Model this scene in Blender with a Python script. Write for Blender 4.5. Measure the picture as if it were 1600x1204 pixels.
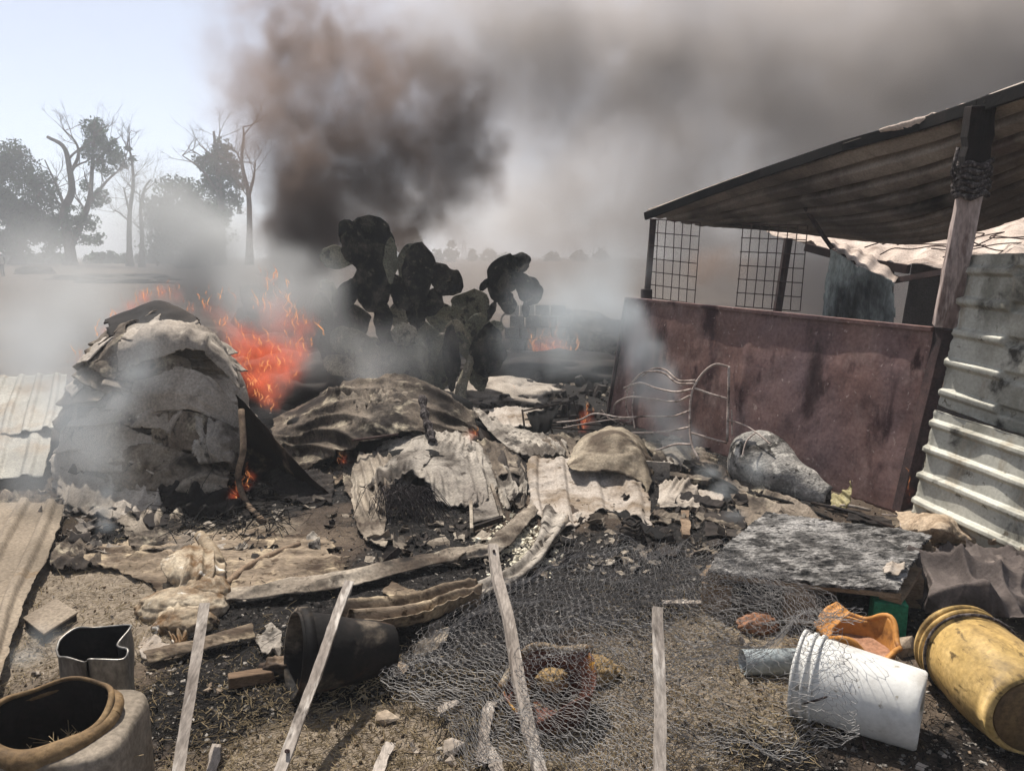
import bpy, bmesh, math, random
import numpy as np
from mathutils import Vector, Matrix, Euler, noise
for _o in list(bpy.data.objects):
    bpy.data.objects.remove(_o)
SC = bpy.context.scene
COL = SC.collection
R = math.radians
random.seed(7)
# ------------------------------------------------------------------ camera
CAM_H, PITCH, FPX = 1.65, R(9.84), 1164.0
cam_data = bpy.data.cameras.new('camera')
cam_data.sensor_width = 36.0
cam_data.lens = 36.0 * FPX / 1600.0
cam_data.clip_start, cam_data.clip_end = 0.05, 3000.0
cam = bpy.data.objects.new('camera', cam_data)
cam.location = (0, 0, CAM_H)
cam.rotation_euler = (R(90) - PITCH, 0, 0)
COL.objects.link(cam)
SC.camera = cam
# ------------------------------------------------------------------ sky and sun
SUN_EL, SUN_AZ = R(60), R(-28)          # azimuth measured from +Y (view direction), minus = to the left
world = bpy.data.worlds.new('World')
SC.world = world
world.use_nodes = True
_n = world.node_tree
_bg = _n.nodes['Background']
_sky = _n.nodes.new('ShaderNodeTexSky')
_sky.sky_type = 'NISHITA'
_sky.sun_disc = False
_sky.sun_elevation = SUN_EL
_sky.sun_rotation = SUN_AZ
_sky.altitude = 2200
_sky.air_density = 0.8
_sky.dust_density = 7.0
_sky.ozone_density = 1.0
_bg.inputs['Strength'].default_value = 0.115
_hs = _n.nodes.new('ShaderNodeHueSaturation')      # thin high overcast: paler sky
_hs.inputs['Saturation'].default_value = 0.55
_n.links.new(_sky.outputs['Color'], _hs.inputs['Color'])
_n.links.new(_hs.outputs['Color'], _bg.inputs['Color'])
sun_d = bpy.data.lights.new('sun', 'SUN')
sun_d.energy = 5.0
sun_d.angle = R(0.5)
sun_d.color = (1.0, 0.95, 0.88)
sun = bpy.data.objects.new('sun', sun_d)
_sdir = Vector((math.sin(SUN_AZ) * math.cos(SUN_EL), math.cos(SUN_AZ) * math.cos(SUN_EL), math.sin(SUN_EL)))
sun.rotation_euler = _sdir.to_track_quat('Z', 'Y').to_euler()
COL.objects.link(sun)
SC.view_settings.view_transform = 'Standard'
SC.view_settings.look = 'None'
SC.view_settings.exposure = 0.6
SC.view_settings.gamma = 1.0
SC.view_settings.use_curve_mapping = False
SC.cycles.max_bounces = 6
SC.cycles.diffuse_bounces = 2
SC.cycles.glossy_bounces = 2
SC.cycles.transmission_bounces = 4
SC.cycles.transparent_max_bounces = 24
SC.cycles.volume_bounces = 1
SC.cycles.volume_step_rate = 2.0
SC.cycles.volume_max_steps = 96
SC.cycles.use_denoising = True
# ------------------------------------------------------------------ points of the place
CP, SP = math.cos(PITCH), math.sin(PITCH)
def _ray(u, v):
    a, b = (u - 800.0) / FPX, -(v - 602.0) / FPX
    return Vector((a, CP + b * SP, -SP + b * CP))
def G(u, v, z=0.0):
    d = _ray(u, v)
    return Vector((0, 0, CAM_H)) + d * ((z - CAM_H) / d.z)
def P(u, v, Y):
    d = _ray(u, v)
    p = Vector((0, 0, CAM_H)) + d * (Y / d.y)
    return p if p.z > .03 or Y > 20 else G(u, v, .03)       # never below the soil
def W(u, z, Y):
    dep = Y * CP - (z - CAM_H) * SP
    return Vector(((u - 800.0) / FPX * dep, Y, z))
def fbm(p, o=4):
    return noise.fractal(p, 1.0, 2.0, o)
def ridge(p, o=3):
    s, a, q = 0.0, 1.0, Vector(p)
    for _ in range(o):
        s += a * (1.0 - 2.0 * abs(noise.noise(q)))
        q = q * 2.1 + Vector((3.1, 1.7, 5.3)); a *= 0.5
    return s
def sstep(a, b, x):
    t = max(0.0, min(1.0, (x - a) / (b - a)))
    return t * t * (3 - 2 * t)

# ------------------------------------------------------------------ objects
def tag(o, label, cat, group=None, kind=None):
    if label: o['label'] = label
    if cat: o['category'] = cat
    if group: o['group'] = group
    if kind: o['kind'] = kind
    return o
def empty(name, loc, label, cat, group=None):
    o = bpy.data.objects.new(name, None)
    o.location = loc
    o.empty_display_size = 0.1
    COL.objects.link(o)
    return tag(o, label, cat, group)
def link(name, me, mat, parent=None, smooth=True):
    if mat is not None: me.materials.append(mat)
    if smooth:
        me.polygons.foreach_set('use_smooth', [True] * len(me.polygons))
    o = bpy.data.objects.new(name, me)
    COL.objects.link(o)
    if parent is not None:
        o.parent = parent
        o.matrix_parent_inverse = Matrix.Translation(-parent.location)
    return o
class MB:
    """collects shapes of ONE part"""
    def __init__(s): s.v, s.f = [], []
    def add(s, vs, fs):
        b = len(s.v); s.v += [tuple(p) for p in vs]; s.f += [tuple(i + b for i in f) for f in fs]; return s
    def box(s, c, size, rot=None, jit=0.0):
        m = rot if rot is not None else Matrix.Identity(3)
        vs = []
        for i in range(8):
            q = Vector(((i & 1) - .5, ((i >> 1) & 1) - .5, ((i >> 2) & 1) - .5))
            q = Vector((q.x * size[0], q.y * size[1], q.z * size[2]))
            if jit: q += Vector((random.uniform(-jit, jit), random.uniform(-jit, jit), random.uniform(-jit, jit)))
            vs.append(Vector(c) + m @ q)
        return s.add(vs, [(0, 2, 3, 1), (4, 5, 7, 6), (0, 1, 5, 4), (2, 6, 7, 3), (0, 4, 6, 2), (1, 3, 7, 5)])
    def beam(s, a, b, w, t, roll=0.0, seg=1, jit=0.0, wob=0.0):
        """square timber from a to b, width w, thickness t"""
        a, b = Vector(a), Vector(b); d = (b - a).normalized()
        up = Vector((0, 0, 1)) if abs(d.z) < .9 else Vector((0, 1, 0))
        sx = d.cross(up).normalized(); sz = sx.cross(d)
        cr, sr = math.cos(roll), math.sin(roll)
        sx, sz = sx * cr + sz * sr, sz * cr - sx * sr
        vs, fs = [], []
        for k in range(seg + 1):
            c = a.lerp(b, k / seg)
            if wob: c = c + sx * (wob * noise.noise(c * 2.3)) + sz * (wob * noise.noise(c * 3.1 + Vector((4, 0, 0))))
            for q, (i, j) in enumerate(((-1, -1), (1, -1), (1, 1), (-1, 1))):
                o = sx * (i * w / 2) + sz * (j * t / 2)
                if jit: o = o * (1 + random.uniform(-jit, jit)) + sx * random.uniform(-jit, jit) * w * .3
                vs.append(c + o)
        for k in range(seg):
            for q in range(4):
                fs.append((k * 4 + q, k * 4 + (q + 1) % 4, k * 4 + 4 + (q + 1) % 4, k * 4 + 4 + q))
        fs.append((3, 2, 1, 0)); n = seg * 4; fs.append((n, n + 1, n + 2, n + 3))
        return s.add(vs, fs)
    def tube(s, pts, r, seg=6, cap=True):
        pts = [Vector(p) for p in pts]; n = len(pts)
        rs = r if isinstance(r, (list, tuple)) else [r] * n
        vs, fs = [], []
        prev = None
        for k, p in enumerate(pts):
            d = (pts[min(k + 1, n - 1)] - pts[max(k - 1, 0)])
            d = d.normalized() if d.length > 1e-9 else Vector((0, 0, 1))
            if prev is None:
                prev = d.orthogonal().normalized()
            x = (prev - d * prev.dot(d))
            x = x.normalized() if x.length > 1e-6 else d.orthogonal().normalized()
            prev = x; y = d.cross(x)
            for q in range(seg):
                a = 2 * math.pi * q / seg
                vs.append(p + (x * math.cos(a) + y * math.sin(a)) * rs[k])
        for k in range(n - 1):
            for q in range(seg):
                q2 = (q + 1) % seg
                fs.append((k * seg + q, k * seg + q2, (k + 1) * seg + q2, (k + 1) * seg + q))
        if cap:
            fs.append(tuple(range(seg - 1, -1, -1))); fs.append(tuple((n - 1) * seg + q for q in range(seg)))
        return s.add(vs, fs)
    def lathe(s, prof, seg=32, m=None, fn=None):
        """prof: (radius, height); fn(p, ang, h) moves a point before m places it"""
        m = m if m is not None else Matrix.Identity(4)
        vs, fs = [], []
        for k, (r, h) in enumerate(prof):
            for q in range(seg):
                a = 2 * math.pi * q / seg
                p = Vector((r * math.cos(a), r * math.sin(a), h))
                if fn: p = fn(p, a, k)
                vs.append(m @ p)
        for k in range(len(prof) - 1):
            for q in range(seg):
                q2 = (q + 1) % seg
                fs.append((k * seg + q, k * seg + q2, (k + 1) * seg + q2, (k + 1) * seg + q))
        return s.add(vs, fs)
    def build(s, name, mat, parent=None, smooth=False, bevel=0.0):
        me = bpy.data.meshes.new(name)
        me.from_pydata(s.v, [], s.f); me.update()
        o = link(name, me, mat, parent, smooth)
        if bevel:
            b = o.modifiers.new('bevel', 'BEVEL'); b.width = bevel; b.segments = 2; b.limit_method = 'ANGLE'
        return o
def frame_to(axis, loc, roll=0.0):
    """4x4 with local Z along axis"""
    q = Vector(axis).normalized().to_track_quat('Z', 'Y').to_matrix().to_4x4()
    return Matrix.Translation(loc) @ q @ Matrix.Rotation(roll, 4, 'Z')
def cr(p0, p1, p2, p3, t):
    return 0.5 * ((2 * p1) + (p2 - p0) * t + (2 * p0 - 5 * p1 + 4 * p2 - p3) * t * t + (3 * p1 - p0 - 3 * p2 + p3) * t ** 3)
def spline(ps, n):
    out, m = [], len(ps)
    for k in range(n):
        x = k / (n - 1) * (m - 1); i = min(int(x), m - 2); t = x - i
        a = ps[i - 1] if i > 0 else ps[i] * 2 - ps[i + 1]
        d = ps[i + 2] if i + 2 < m else ps[i + 1] * 2 - ps[i]
        out.append(cr(a, ps[i], ps[i + 1], d, t))
    return out
def sheet(name, rows, mat, nu=60, nv=40, thick=0.006, fn=None, torn=0.0, tscale=4.0, parent=None, seed=0, edge=0.012, smooth=True):
    """thin sheet through a net of points; fn(p, u, v) = offset along the normal; torn = how deep the edge is eaten"""
    rows = [[Vector(p) for p in r] for r in rows]
    wide = [spline(r, nu) for r in rows]
    grid = [[None] * nu for _ in range(nv)]
    for i in range(nu):
        c = spline([w[i] for w in wide], nv)
        for j in range(nv): grid[j][i] = c[j]
    so = Vector((seed * 7.3, seed * 3.1, seed * 1.9))
    pts = []
    for j in range(nv):
        for i in range(nu):
            p = grid[j][i]
            if fn:
                du = grid[j][min(i + 1, nu - 1)] - grid[j][max(i - 1, 0)]
                dv = grid[min(j + 1, nv - 1)][i] - grid[max(j - 1, 0)][i]
                n = du.cross(dv)
                if n.length > 1e-9: n.normalize()
                if n.z < 0: n = -n
                p = p + n * fn(p + so, i / (nu - 1), j / (nv - 1))
            if i in (0, nu - 1) or j in (0, nv - 1):
                p = p + (Vector((noise.noise(p * 9 + so), noise.noise(p * 9 - so), 0.5 * noise.noise(p * 11 + so))) + Vector((noise.noise(p * 38), noise.noise(p * 38 + so), 0)) * .6) * edge
            pts.append(p)
    fs = []
    for j in range(nv - 1):
        for i in range(nu - 1):
            u, v = (i + .5) / (nu - 1), (j + .5) / (nv - 1)
            if torn:
                d = min(u, 1 - u, v, 1 - v)
                q = grid[j][i]
                if d < torn * max(0.0, 0.35 + 0.9 * fbm(q * tscale + so, 3)): continue
            a = j * nu + i
            fs.append((a, a + 1, a + nu + 1, a + nu))
    me = bpy.data.meshes.new(name)
    me.from_pydata([tuple(p) for p in pts], [], fs); me.update()
    bm = bmesh.new(); bm.from_mesh(me)
    bmesh.ops.delete(bm, geom=[v for v in bm.verts if not v.link_faces], context='VERTS')
    bm.to_mesh(me); bm.free()
    o = link(name, me, mat, parent, smooth)
    if thick:
        sd = o.modifiers.new('thickness', 'SOLIDIFY'); sd.thickness = thick * .55; sd.offset = 0.0
    return o
def cloth(d, f, amp, wob=1.0, fine=.15):
    """creases running across direction d, f radians per metre: sharp ridges, soft valleys, fading in and out"""
    d = Vector(d).normalized(); d2 = (d + Vector((.35, -.3, .5))).normalized()
    def fn(p, u, v):
        w = wob * (1.9 * noise.noise(p * 1.7) + .7 * noise.noise(p * 4.3))
        m1 = max(0.0, .45 + 1.1 * noise.noise(p * 1.9 + Vector((3, 8, 1))))
        m2 = max(0.0, .30 + 1.2 * noise.noise(p * 2.7 + Vector((9, 2, 6))))
        r1 = (1 - abs(math.sin(p.dot(d) * f + w))) ** 1.5
        r2 = (1 - abs(math.sin(p.dot(d2) * f * 1.9 + 2.2 * w + 1))) ** 1.8
        return amp * (1.25 * r1 * m1 + .6 * r2 * m2 + fine * fbm(p * 13, 3))
    return fn
_cd = [(1, .2, .1), (.6, .8, .2), (-.5, .8, .4), (1, -.5, .2), (.2, 1, .1)]
def crumple(amp, sc, amp2=0.0, sc2=20.0):
    g = cloth(_cd[int(amp * 1000 + sc * 10) % 5], sc * 6.5, amp * 1.5, 1.3)
    return lambda p, u, v: g(p, u, v) - amp * .4 + amp * .5 * (ridge(p * sc * .6, 2) - .5) + amp2 * .5 * fbm(p * sc2, 2)
def corr(n, amp, axis='u', crm=None, sharp=False):
    def f(p, u, v):
        t = (u if axis == 'u' else v) * n
        s = math.sin(2 * math.pi * t)
        if sharp: s = max(-.35, min(1.0, (s - .45) * 2.6))
        return amp * s + (crm(p, u, v) if crm else 0.0)
    return f
def lump(name, c, rad, mat, parent=None, amp=.2, sc=3.0, seed=0, sub=4, flat=None, rot=None, rg=0.0):
    """closed noisy body"""
    bm = bmesh.new(); bmesh.ops.create_icosphere(bm, subdivisions=sub, radius=1.0)
    so = Vector((seed * 3.7, seed * 1.3, seed * 2.1)); m = rot if rot is not None else Matrix.Identity(3)
    for v in bm.verts:
        d = v.co.normalized()
        k = 1 + amp * fbm(d * sc + so, 4) + rg * ridge(d * sc * 1.3 - so, 3)
        q = d * k
        if flat is not None and q.z < flat: q.z = flat + (q.z - flat) * .15
        v.co = Vector(c) + m @ Vector((q.x * rad[0], q.y * rad[1], q.z * rad[2]))
    me = bpy.data.meshes.new(name); bm.to_mesh(me); bm.free()
    return link(name, me, mat, parent, True)
def faceted(name, c, size, mat, parent=None, seed=0, rot=None, cut=.25):
    """a broken stone: convex hull of jittered points"""
    rnd = random.Random(seed); bm = bmesh.new(); m = rot if rot is not None else Matrix.Identity(3)
    for i in range(22):
        d = Vector((rnd.gauss(0, 1), rnd.gauss(0, 1), rnd.gauss(0, 1))).normalized()
        k = max(abs(d.x), abs(d.y), abs(d.z)); d = d / k * rnd.uniform(1 - cut, 1)
        bm.verts.new(Vector(c) + m @ Vector((d.x * size[0] / 2, d.y * size[1] / 2, d.z * size[2] / 2)))
    r = bmesh.ops.convex_hull(bm, input=bm.verts)
    bmesh.ops.delete(bm, geom=[v for v in bm.verts if not v.link_faces], context='VERTS')
    me = bpy.data.meshes.new(name); bm.to_mesh(me); bm.free()
    return link(name, me, mat, parent, False)

# ------------------------------------------------------------------ materials
def hexc(h):
    def f(c): return c / 12.92 if c <= .04045 else ((c + .055) / 1.055) ** 2.4
    return tuple(f(int(h[i:i + 2], 16) / 255) for i in (0, 2, 4)) + (1.0,)
def material(name, cols, scale=4.0, detail=8.0, rough=.9, bump=.3, bscale=None, metallic=0.0, stretch=(1, 1, 1),
             layers=(), fine=.35, fscale=60.0, bdist=.005, pos=None, island=0.0, spec=.15):
    """noise-driven colour ramp; layers = (colour, scale, threshold, softness, stretch) stains that sit on top"""
    m = bpy.data.materials.new(name); m.use_nodes = True
    t = m.node_tree; N, L = t.nodes, t.links
    b = N['Principled BSDF']
    b.inputs['Metallic'].default_value = metallic
    b.inputs['Specular IOR Level'].default_value = spec
    tc = N.new('ShaderNodeTexCoord')
    def mapped(st):
        mp = N.new('ShaderNodeMapping'); mp.inputs['Scale'].default_value = st
        L.new(tc.outputs['Object'], mp.inputs['Vector']); return mp.outputs['Vector']
    vec = mapped(stretch)
    def nz(s, d, vv, dist=0.0, rg=.6):
        n = N.new('ShaderNodeTexNoise'); n.inputs['Scale'].default_value = s; n.inputs['Detail'].default_value = d
        n.inputs['Roughness'].default_value = rg; n.inputs['Distortion'].default_value = dist
        L.new(vv, n.inputs['Vector']); return n.outputs['Fac']
    base = nz(scale, detail, vec, .4)
    rp = N.new('ShaderNodeValToRGB'); L.new(base, rp.inputs['Fac'])
    e = rp.color_ramp.elements
    k = len(cols); ps = pos or [.3 + .4 * i / max(1, k - 1) for i in range(k)]
    while len(e) < k: e.new(.5)
    for i in range(k):
        e[i].position = ps[i]; e[i].color = hexc(cols[i])
    c = rp.outputs['Color']
    for i, (lc, ls, th, sf, st) in enumerate(layers):
        f = nz(ls, 6, mapped(st), .3)
        mr = N.new('ShaderNodeMapRange'); mr.interpolation_type = 'SMOOTHSTEP'
        mr.inputs['From Min'].default_value = th - sf; mr.inputs['From Max'].default_value = th + sf
        L.new(f, mr.inputs['Value'])
        mx = N.new('ShaderNodeMix'); mx.data_type = 'RGBA'
        L.new(mr.outputs['Result'], mx.inputs['Factor']); L.new(c, mx.inputs['A']); mx.inputs['B'].default_value = hexc(lc)
        c = mx.outputs['Result']
    ff = nz(fscale, 4, vec)
    if fine:
        mr = N.new('ShaderNodeMapRange'); mr.inputs['From Min'].default_value = .3; mr.inputs['From Max'].default_value = .7
        mr.inputs['To Min'].default_value = 1 - fine; mr.inputs['To Max'].default_value = 1 + fine
        L.new(ff, mr.inputs['Value'])
        mx = N.new('ShaderNodeMix'); mx.data_type = 'RGBA'; mx.blend_type = 'MULTIPLY'; mx.inputs['Factor'].default_value = 1
        L.new(c, mx.inputs['A']); L.new(mr.outputs['Result'], mx.inputs['B']); c = mx.outputs['Result']
    if island:
        ge = N.new('ShaderNodeNewGeometry')
        mr = N.new('ShaderNodeMapRange'); mr.inputs['To Min'].default_value = 1 - island; mr.inputs['To Max'].default_value = 1 + island
        L.new(ge.outputs['Random Per Island'], mr.inputs['Value'])
        mx = N.new('ShaderNodeMix'); mx.data_type = 'RGBA'; mx.blend_type = 'MULTIPLY'; mx.inputs['Factor'].default_value = 1
        L.new(c, mx.inputs['A']); L.new(mr.outputs['Result'], mx.inputs['B']); c = mx.outputs['Result']
    L.new(c, b.inputs['Base Color'])
    mr = N.new('ShaderNodeMapRange'); mr.inputs['To Min'].default_value = rough - .15; mr.inputs['To Max'].default_value = min(1, rough + .15)
    L.new(base, mr.inputs['Value']); L.new(mr.outputs['Result'], b.inputs['Roughness'])
    if bump:
        h = nz(bscale or scale * 5, 8, vec, .2, .65)
        ad = N.new('ShaderNodeMath'); ad.operation = 'ADD'; L.new(h, ad.inputs[0]); L.new(ff, ad.inputs[1])
        bp = N.new('ShaderNodeBump'); bp.inputs['Strength'].default_value = bump; bp.inputs['Distance'].default_value = bdist
        L.new(ad.outputs[0], bp.inputs['Height']); L.new(bp.outputs['Normal'], b.inputs['Normal'])
    return m
# ------------------------------------------------------------------ ground: one sheet, burnt near the camera, bare field beyond
BURN = [(G(u, v), r, w) for (u, v, r, w) in (
    (470, 950, .35, 1), (620, 905, .35, 1), (700, 870, .3, 1), (380, 985, .25, .8), (330, 800, .35, .9), (440, 770, .5, 1.1), (520, 760, .4, 1), (650, 820, .3, 1.2), (720, 790, .3, 1),
    (900, 870, .35, 1.1), (800, 950, .4, 1), (950, 930, .45, .9), (1050, 880, .4, 1), (720, 1010, .3, .8), (1250, 900, .5, 1), (640, 985, .3, 1), (600, 1040, .2, .7),
    (860, 1090, .25, .7), (300, 690, 1.0, 1), (150, 700, .8, .6), (600, 640, 1.5, 1.2), (760, 620, 1.6, 1.2), (900, 600, 1.8, 1.1), (1000, 700, .8, 1), (1100, 760, .7, 1.1),
    (480, 600, 2, 1.2), (830, 560, 2.5, 1), (600, 560, 3, 1), (1050, 620, 2, 1), (1400, 990, .3, .7), (1150, 820, .5, 1), (540, 1080, .25, .6), (330, 1060, .25, .6), (180, 830, .2, .7), (280, 1120, .25, .6), (420, 1110, .2, .5), (1480, 1190, .3, .5), (1250, 1190, .25, .45), (760, 1130, .25, .5), (150, 850, .2, .5))]
DRY = [(G(u, v), r, w) for (u, v, r, w) in ((200, 880, .5, 1), (130, 930, .4, 1), (480, 1150, .5, .8), (650, 1150, .5, .9), (1130, 1000, .45, 1), (1050, 1090, .4, 1), (330, 870, .3, .8),
    (230, 1000, .3, .7), (80, 1020, .3, .8), (400, 830, .3, .6), (1470, 830, .4, 1), (930, 1150, .4, .7), (1500, 860, .4, .8))]
def burn_at(x, y):
    b = sum(w * math.exp(-((x - c.x) ** 2 + (y - c.y) ** 2) / (r * r)) for c, r, w in BURN)
    b += .35 * fbm(Vector((x * 1.9, y * 1.9, 1.3)), 4)
    return max(0.0, min(1.0, b))
def dry_at(x, y):
    b = sum(w * math.exp(-((x - c.x) ** 2 + (y - c.y) ** 2) / (r * r)) for c, r, w in DRY)
    b += .4 * fbm(Vector((x * 2.3, y * 2.3, 9.3)), 4)
    return max(0.0, min(1.0, b))
def gz(x, y):
    near = 1.0 - sstep(8.0, 16.0, y)
    z = .018 * fbm(Vector((x * 1.1, y * 1.1, 0)), 3) * near
    if near > 0 and y < 12 and abs(x) < 7:
        z += .009 * ridge(Vector((x * 5.5, y * 5.5, 2)), 3) * near
        z += .009 * fbm(Vector((x * 17, y * 17, 4)), 3) * near
    if y > 12: z += .25 * fbm(Vector((x * .06, y * .06, 7)), 3) * sstep(12, 40, y) + .55 * sstep(40, 95, y)
    return z
def axis(dense0, dense1, step, ends, grow):
    a = list(np.arange(dense0, dense1, step)); s = step; x = a[-1]
    while x < ends[1]: s *= grow; x += s; a.append(x)
    s = step; x = a[0]; pre = []
    while x > ends[0]: s *= grow; x -= s; pre.append(x)
    return pre[::-1] + a
gx = axis(-3.6, 4.2, .03, (-900, 900), 1.16)
gy = axis(1.5, 7.5, .03, (-30, 1500), 1.09)
vs = [(x, y, gz(x, y)) for y in gy for x in gx]
nx = len(gx)
fs = [(j * nx + i, j * nx + i + 1, (j + 1) * nx + i + 1, (j + 1) * nx + i) for j in range(len(gy) - 1) for i in range(nx - 1)]
me = bpy.data.meshes.new('ground'); me.from_pydata(vs, [], fs); me.update()
for nm, fun in (('burn', burn_at), ('dry', dry_at)):
    at = me.attributes.new(nm, 'FLOAT', 'POINT')
    at.data.foreach_set('value', [fun(x, y) if y < 30 else 0.0 for (x, y, z) in vs])
gm = material('ground_soil', ['342b24', '4b4036', '675a4c'], .9, 10, .95, .6, 22, bdist=.02, fine=.45, fscale=90)
_t = gm.node_tree; _N, _L = _t.nodes, _t.links
def ground_mix(attr, cols, scale, lo, hi, breakup):
    b = _N['Principled BSDF']; cur = b.inputs['Base Color'].links[0].from_socket
    tc = _N.new('ShaderNodeTexCoord')
    a = _N.new('ShaderNodeAttribute'); a.attribute_name = attr
    n = _N.new('ShaderNodeTexNoise'); n.inputs['Scale'].default_value = scale; n.inputs['Detail'].default_value = 10; n.inputs['Roughness'].default_value = .7
    _L.new(tc.outputs['Object'], n.inputs['Vector'])
    s = _N.new('ShaderNodeMath'); s.operation = 'MULTIPLY_ADD'; s.inputs[1].default_value = breakup
    _L.new(n.outputs['Fac'], s.inputs[0]); _L.new(a.outputs['Fac'], s.inputs[2])
    mr = _N.new('ShaderNodeMapRange'); mr.interpolation_type = 'SMOOTHSTEP'
    mr.inputs['From Min'].default_value = lo; mr.inputs['From Max'].default_value = hi
    _L.new(s.outputs[0], mr.inputs['Value'])
    n2 = _N.new('ShaderNodeTexNoise'); n2.inputs['Scale'].default_value = 30; n2.inputs['Detail'].default_value = 8; n2.inputs['Roughness'].default_value = .75
    _L.new(tc.outputs['Object'], n2.inputs['Vector'])
    rp = _N.new('ShaderNodeValToRGB'); e = rp.color_ramp.elements
    while len(e) < len(cols): e.new(.5)
    for i, cc in enumerate(cols): e[i].position = .32 + .4 * i / (len(cols) - 1); e[i].color = hexc(cc)
    _L.new(n2.outputs['Fac'], rp.inputs['Fac'])
    mx = _N.new('ShaderNodeMix'); mx.data_type = 'RGBA'
    _L.new(mr.outputs['Result'], mx.inputs['Factor']); _L.new(cur, mx.inputs['A']); _L.new(rp.outputs['Color'], mx.inputs['B'])
    _L.new(mx.outputs['Result'], b.inputs['Base Color'])
ground_mix('dry', ['5b5043', '7b6f60', '988b79'], 7, .75, 1.25, .9)
ground_mix('burn', ['070606', '110f0d', '262220', '6e6963'], 8, .7, 1.1, .9)
go = link('ground', me, gm); tag(go, None, None, None, 'structure')
fm = material('field_soil', ['9a8a72', 'b0a088', 'c4b49a'], .05, 8, .95, .3, 2, fine=.15, fscale=6)
def gr(u, v): 
    p = G(u, v); p.z = gz(p.x, p.y); return p

# ------------------------------------------------------------------ scattered bits nobody could count
def scatter(name, n, place, size, mat, kind='chip', seed=1, flat=.35, parent=None):
    rnd = random.Random(seed); vs, fs = [], []
    k = 0
    while k < n:
        q = place(rnd)
        if q is None: continue
        k += 1
        x, y = q; s = size[0] + (size[1] - size[0]) * rnd.random() ** 3
        z = gz(x, y); b = len(vs); a = rnd.random() * 6.283
        if kind == 'straw':
            L = s; w = .0008 + .0009 * rnd.random(); ti = rnd.gauss(.12, .3)
            d = Vector((math.cos(a) * math.cos(ti), math.sin(a) * math.cos(ti), math.sin(ti)))
            sd = Vector((-math.sin(a), math.cos(a), 0)) * w; up = Vector((0, 0, w * 1.4))
            c = Vector((x, y, z + .004 + abs(d.z) * L * .5)); bend = Vector((rnd.gauss(0, .12), rnd.gauss(0, .12), .05)) * L
            for t, e in ((-.5, 0), (0, 1), (.5, 0)):
                m_ = c + d * (L * t) + bend * e
                vs += [m_ - sd, m_ + sd, m_ + up]
            for o in (0, 3):
                for i in range(3):
                    j = (i + 1) % 3; fs.append((b + o + i, b + o + j, b + o + 3 + j, b + o + 3 + i))
        elif kind == 'flake':
            rot = Euler((rnd.gauss(0, .3), rnd.gauss(0, .3), a)).to_matrix(); cu = rnd.uniform(-1.6, 2.2); asp = rnd.uniform(.35, 1)
            for jj in range(4):
                for ii in range(5):
                    X = (ii / 4 - .5) * s * (1 + rnd.gauss(0, .08)); Yy = (jj / 3 - .5) * s * asp * (1 + rnd.gauss(0, .12))
                    vs.append(Vector((x, y, z + s * .06)) + rot @ Vector((X + rnd.gauss(0, .03) * s, Yy + rnd.gauss(0, .04) * s, cu * X * X / s + rnd.gauss(0, .025) * s)))
            for jj in range(3):
                for ii in range(4):
                    o = b + jj * 5 + ii; fs.append((o, o + 1, o + 6, o + 5))
        else:
            asp = rnd.uniform(.4, 1.0); h = s * flat * rnd.uniform(.4, 1.6)
            rot = Euler((rnd.gauss(0, .35), rnd.gauss(0, .35), a)).to_matrix()
            m6 = rnd.randint(4, 6)
            for lay in (0, 1):
                for i in range(m6):
                    an = 6.283 * i / m6 + rnd.gauss(0, .2); rr = (.5 - .12 * lay) * rnd.uniform(.65, 1.1)
                    vs.append(Vector((x, y, z + h * .25)) + rot @ Vector((math.cos(an) * rr * s, math.sin(an) * rr * s * asp, (lay - .3) * h)))
            for i in range(m6):
                j = (i + 1) % m6; fs.append((b + i, b + j, b + m6 + j, b + m6 + i))
            fs.append(tuple(b + m6 + i for i in range(m6)))
    me = bpy.data.meshes.new(name); me.from_pydata([tuple(p) for p in vs], [], fs); me.update()
    return tag(link(name, me, mat, parent, False), None, None, None, 'stuff')
def near_area(rnd):
    u, v = rnd.uniform(-60, 1660), 640 + 600 * rnd.random() ** .75
    p = G(u, v); return p.x, p.y
def where(f, thr):
    def pl(rnd):
        x, y = near_area(rnd)
        return (x, y) if f(x, y) + rnd.uniform(-.25, .25) > thr else None
    return pl
straw_m = material('dry_straw', ['66573f', '87775c', 'a39376'], 3, 4, .9, 0, fine=.2, island=.4)
char_m = material('char_bits', ['060505', '100e0c', '24201c'], 6, 6, .9, .4, 40, fine=.4, island=.6)
ash_m = material('ash_flakes', ['524d46', '78726a', '989188'], 6, 6, .95, .3, 40, fine=.3, island=.45)
soil_m = material('soil_clods', ['3f3327', '5d4e3e', '7b6b58'], 6, 6, .95, .4, 40, fine=.3, island=.4)
scatter('straw_litter', 15000, where(lambda x, y: max(dry_at(x, y), .45 - burn_at(x, y)), .42), (.012, .075), straw_m, 'straw', 1)
scatter('burnt_straw', 6000, where(burn_at, .3), (.02, .10), char_m, 'straw', 12)
scatter('charred_bits', 4200, where(burn_at, .35), (.004, .024), char_m, 'chip', 2, .4)
scatter('ash_flakes', 4000, where(burn_at, .3), (.005, .035), ash_m, 'chip', 3, .2)
scatter('soil_clods', 5200, where(lambda x, y: .8 - burn_at(x, y), .35), (.004, .020), soil_m, 'chip', 4, .5)

def flakes(name, n, place, size, mat, seed):
    o = scatter(name, n, place, size, mat, 'flake', seed)
    sd = o.modifiers.new('t', 'SOLIDIFY'); sd.thickness = .004
    return o
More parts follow.
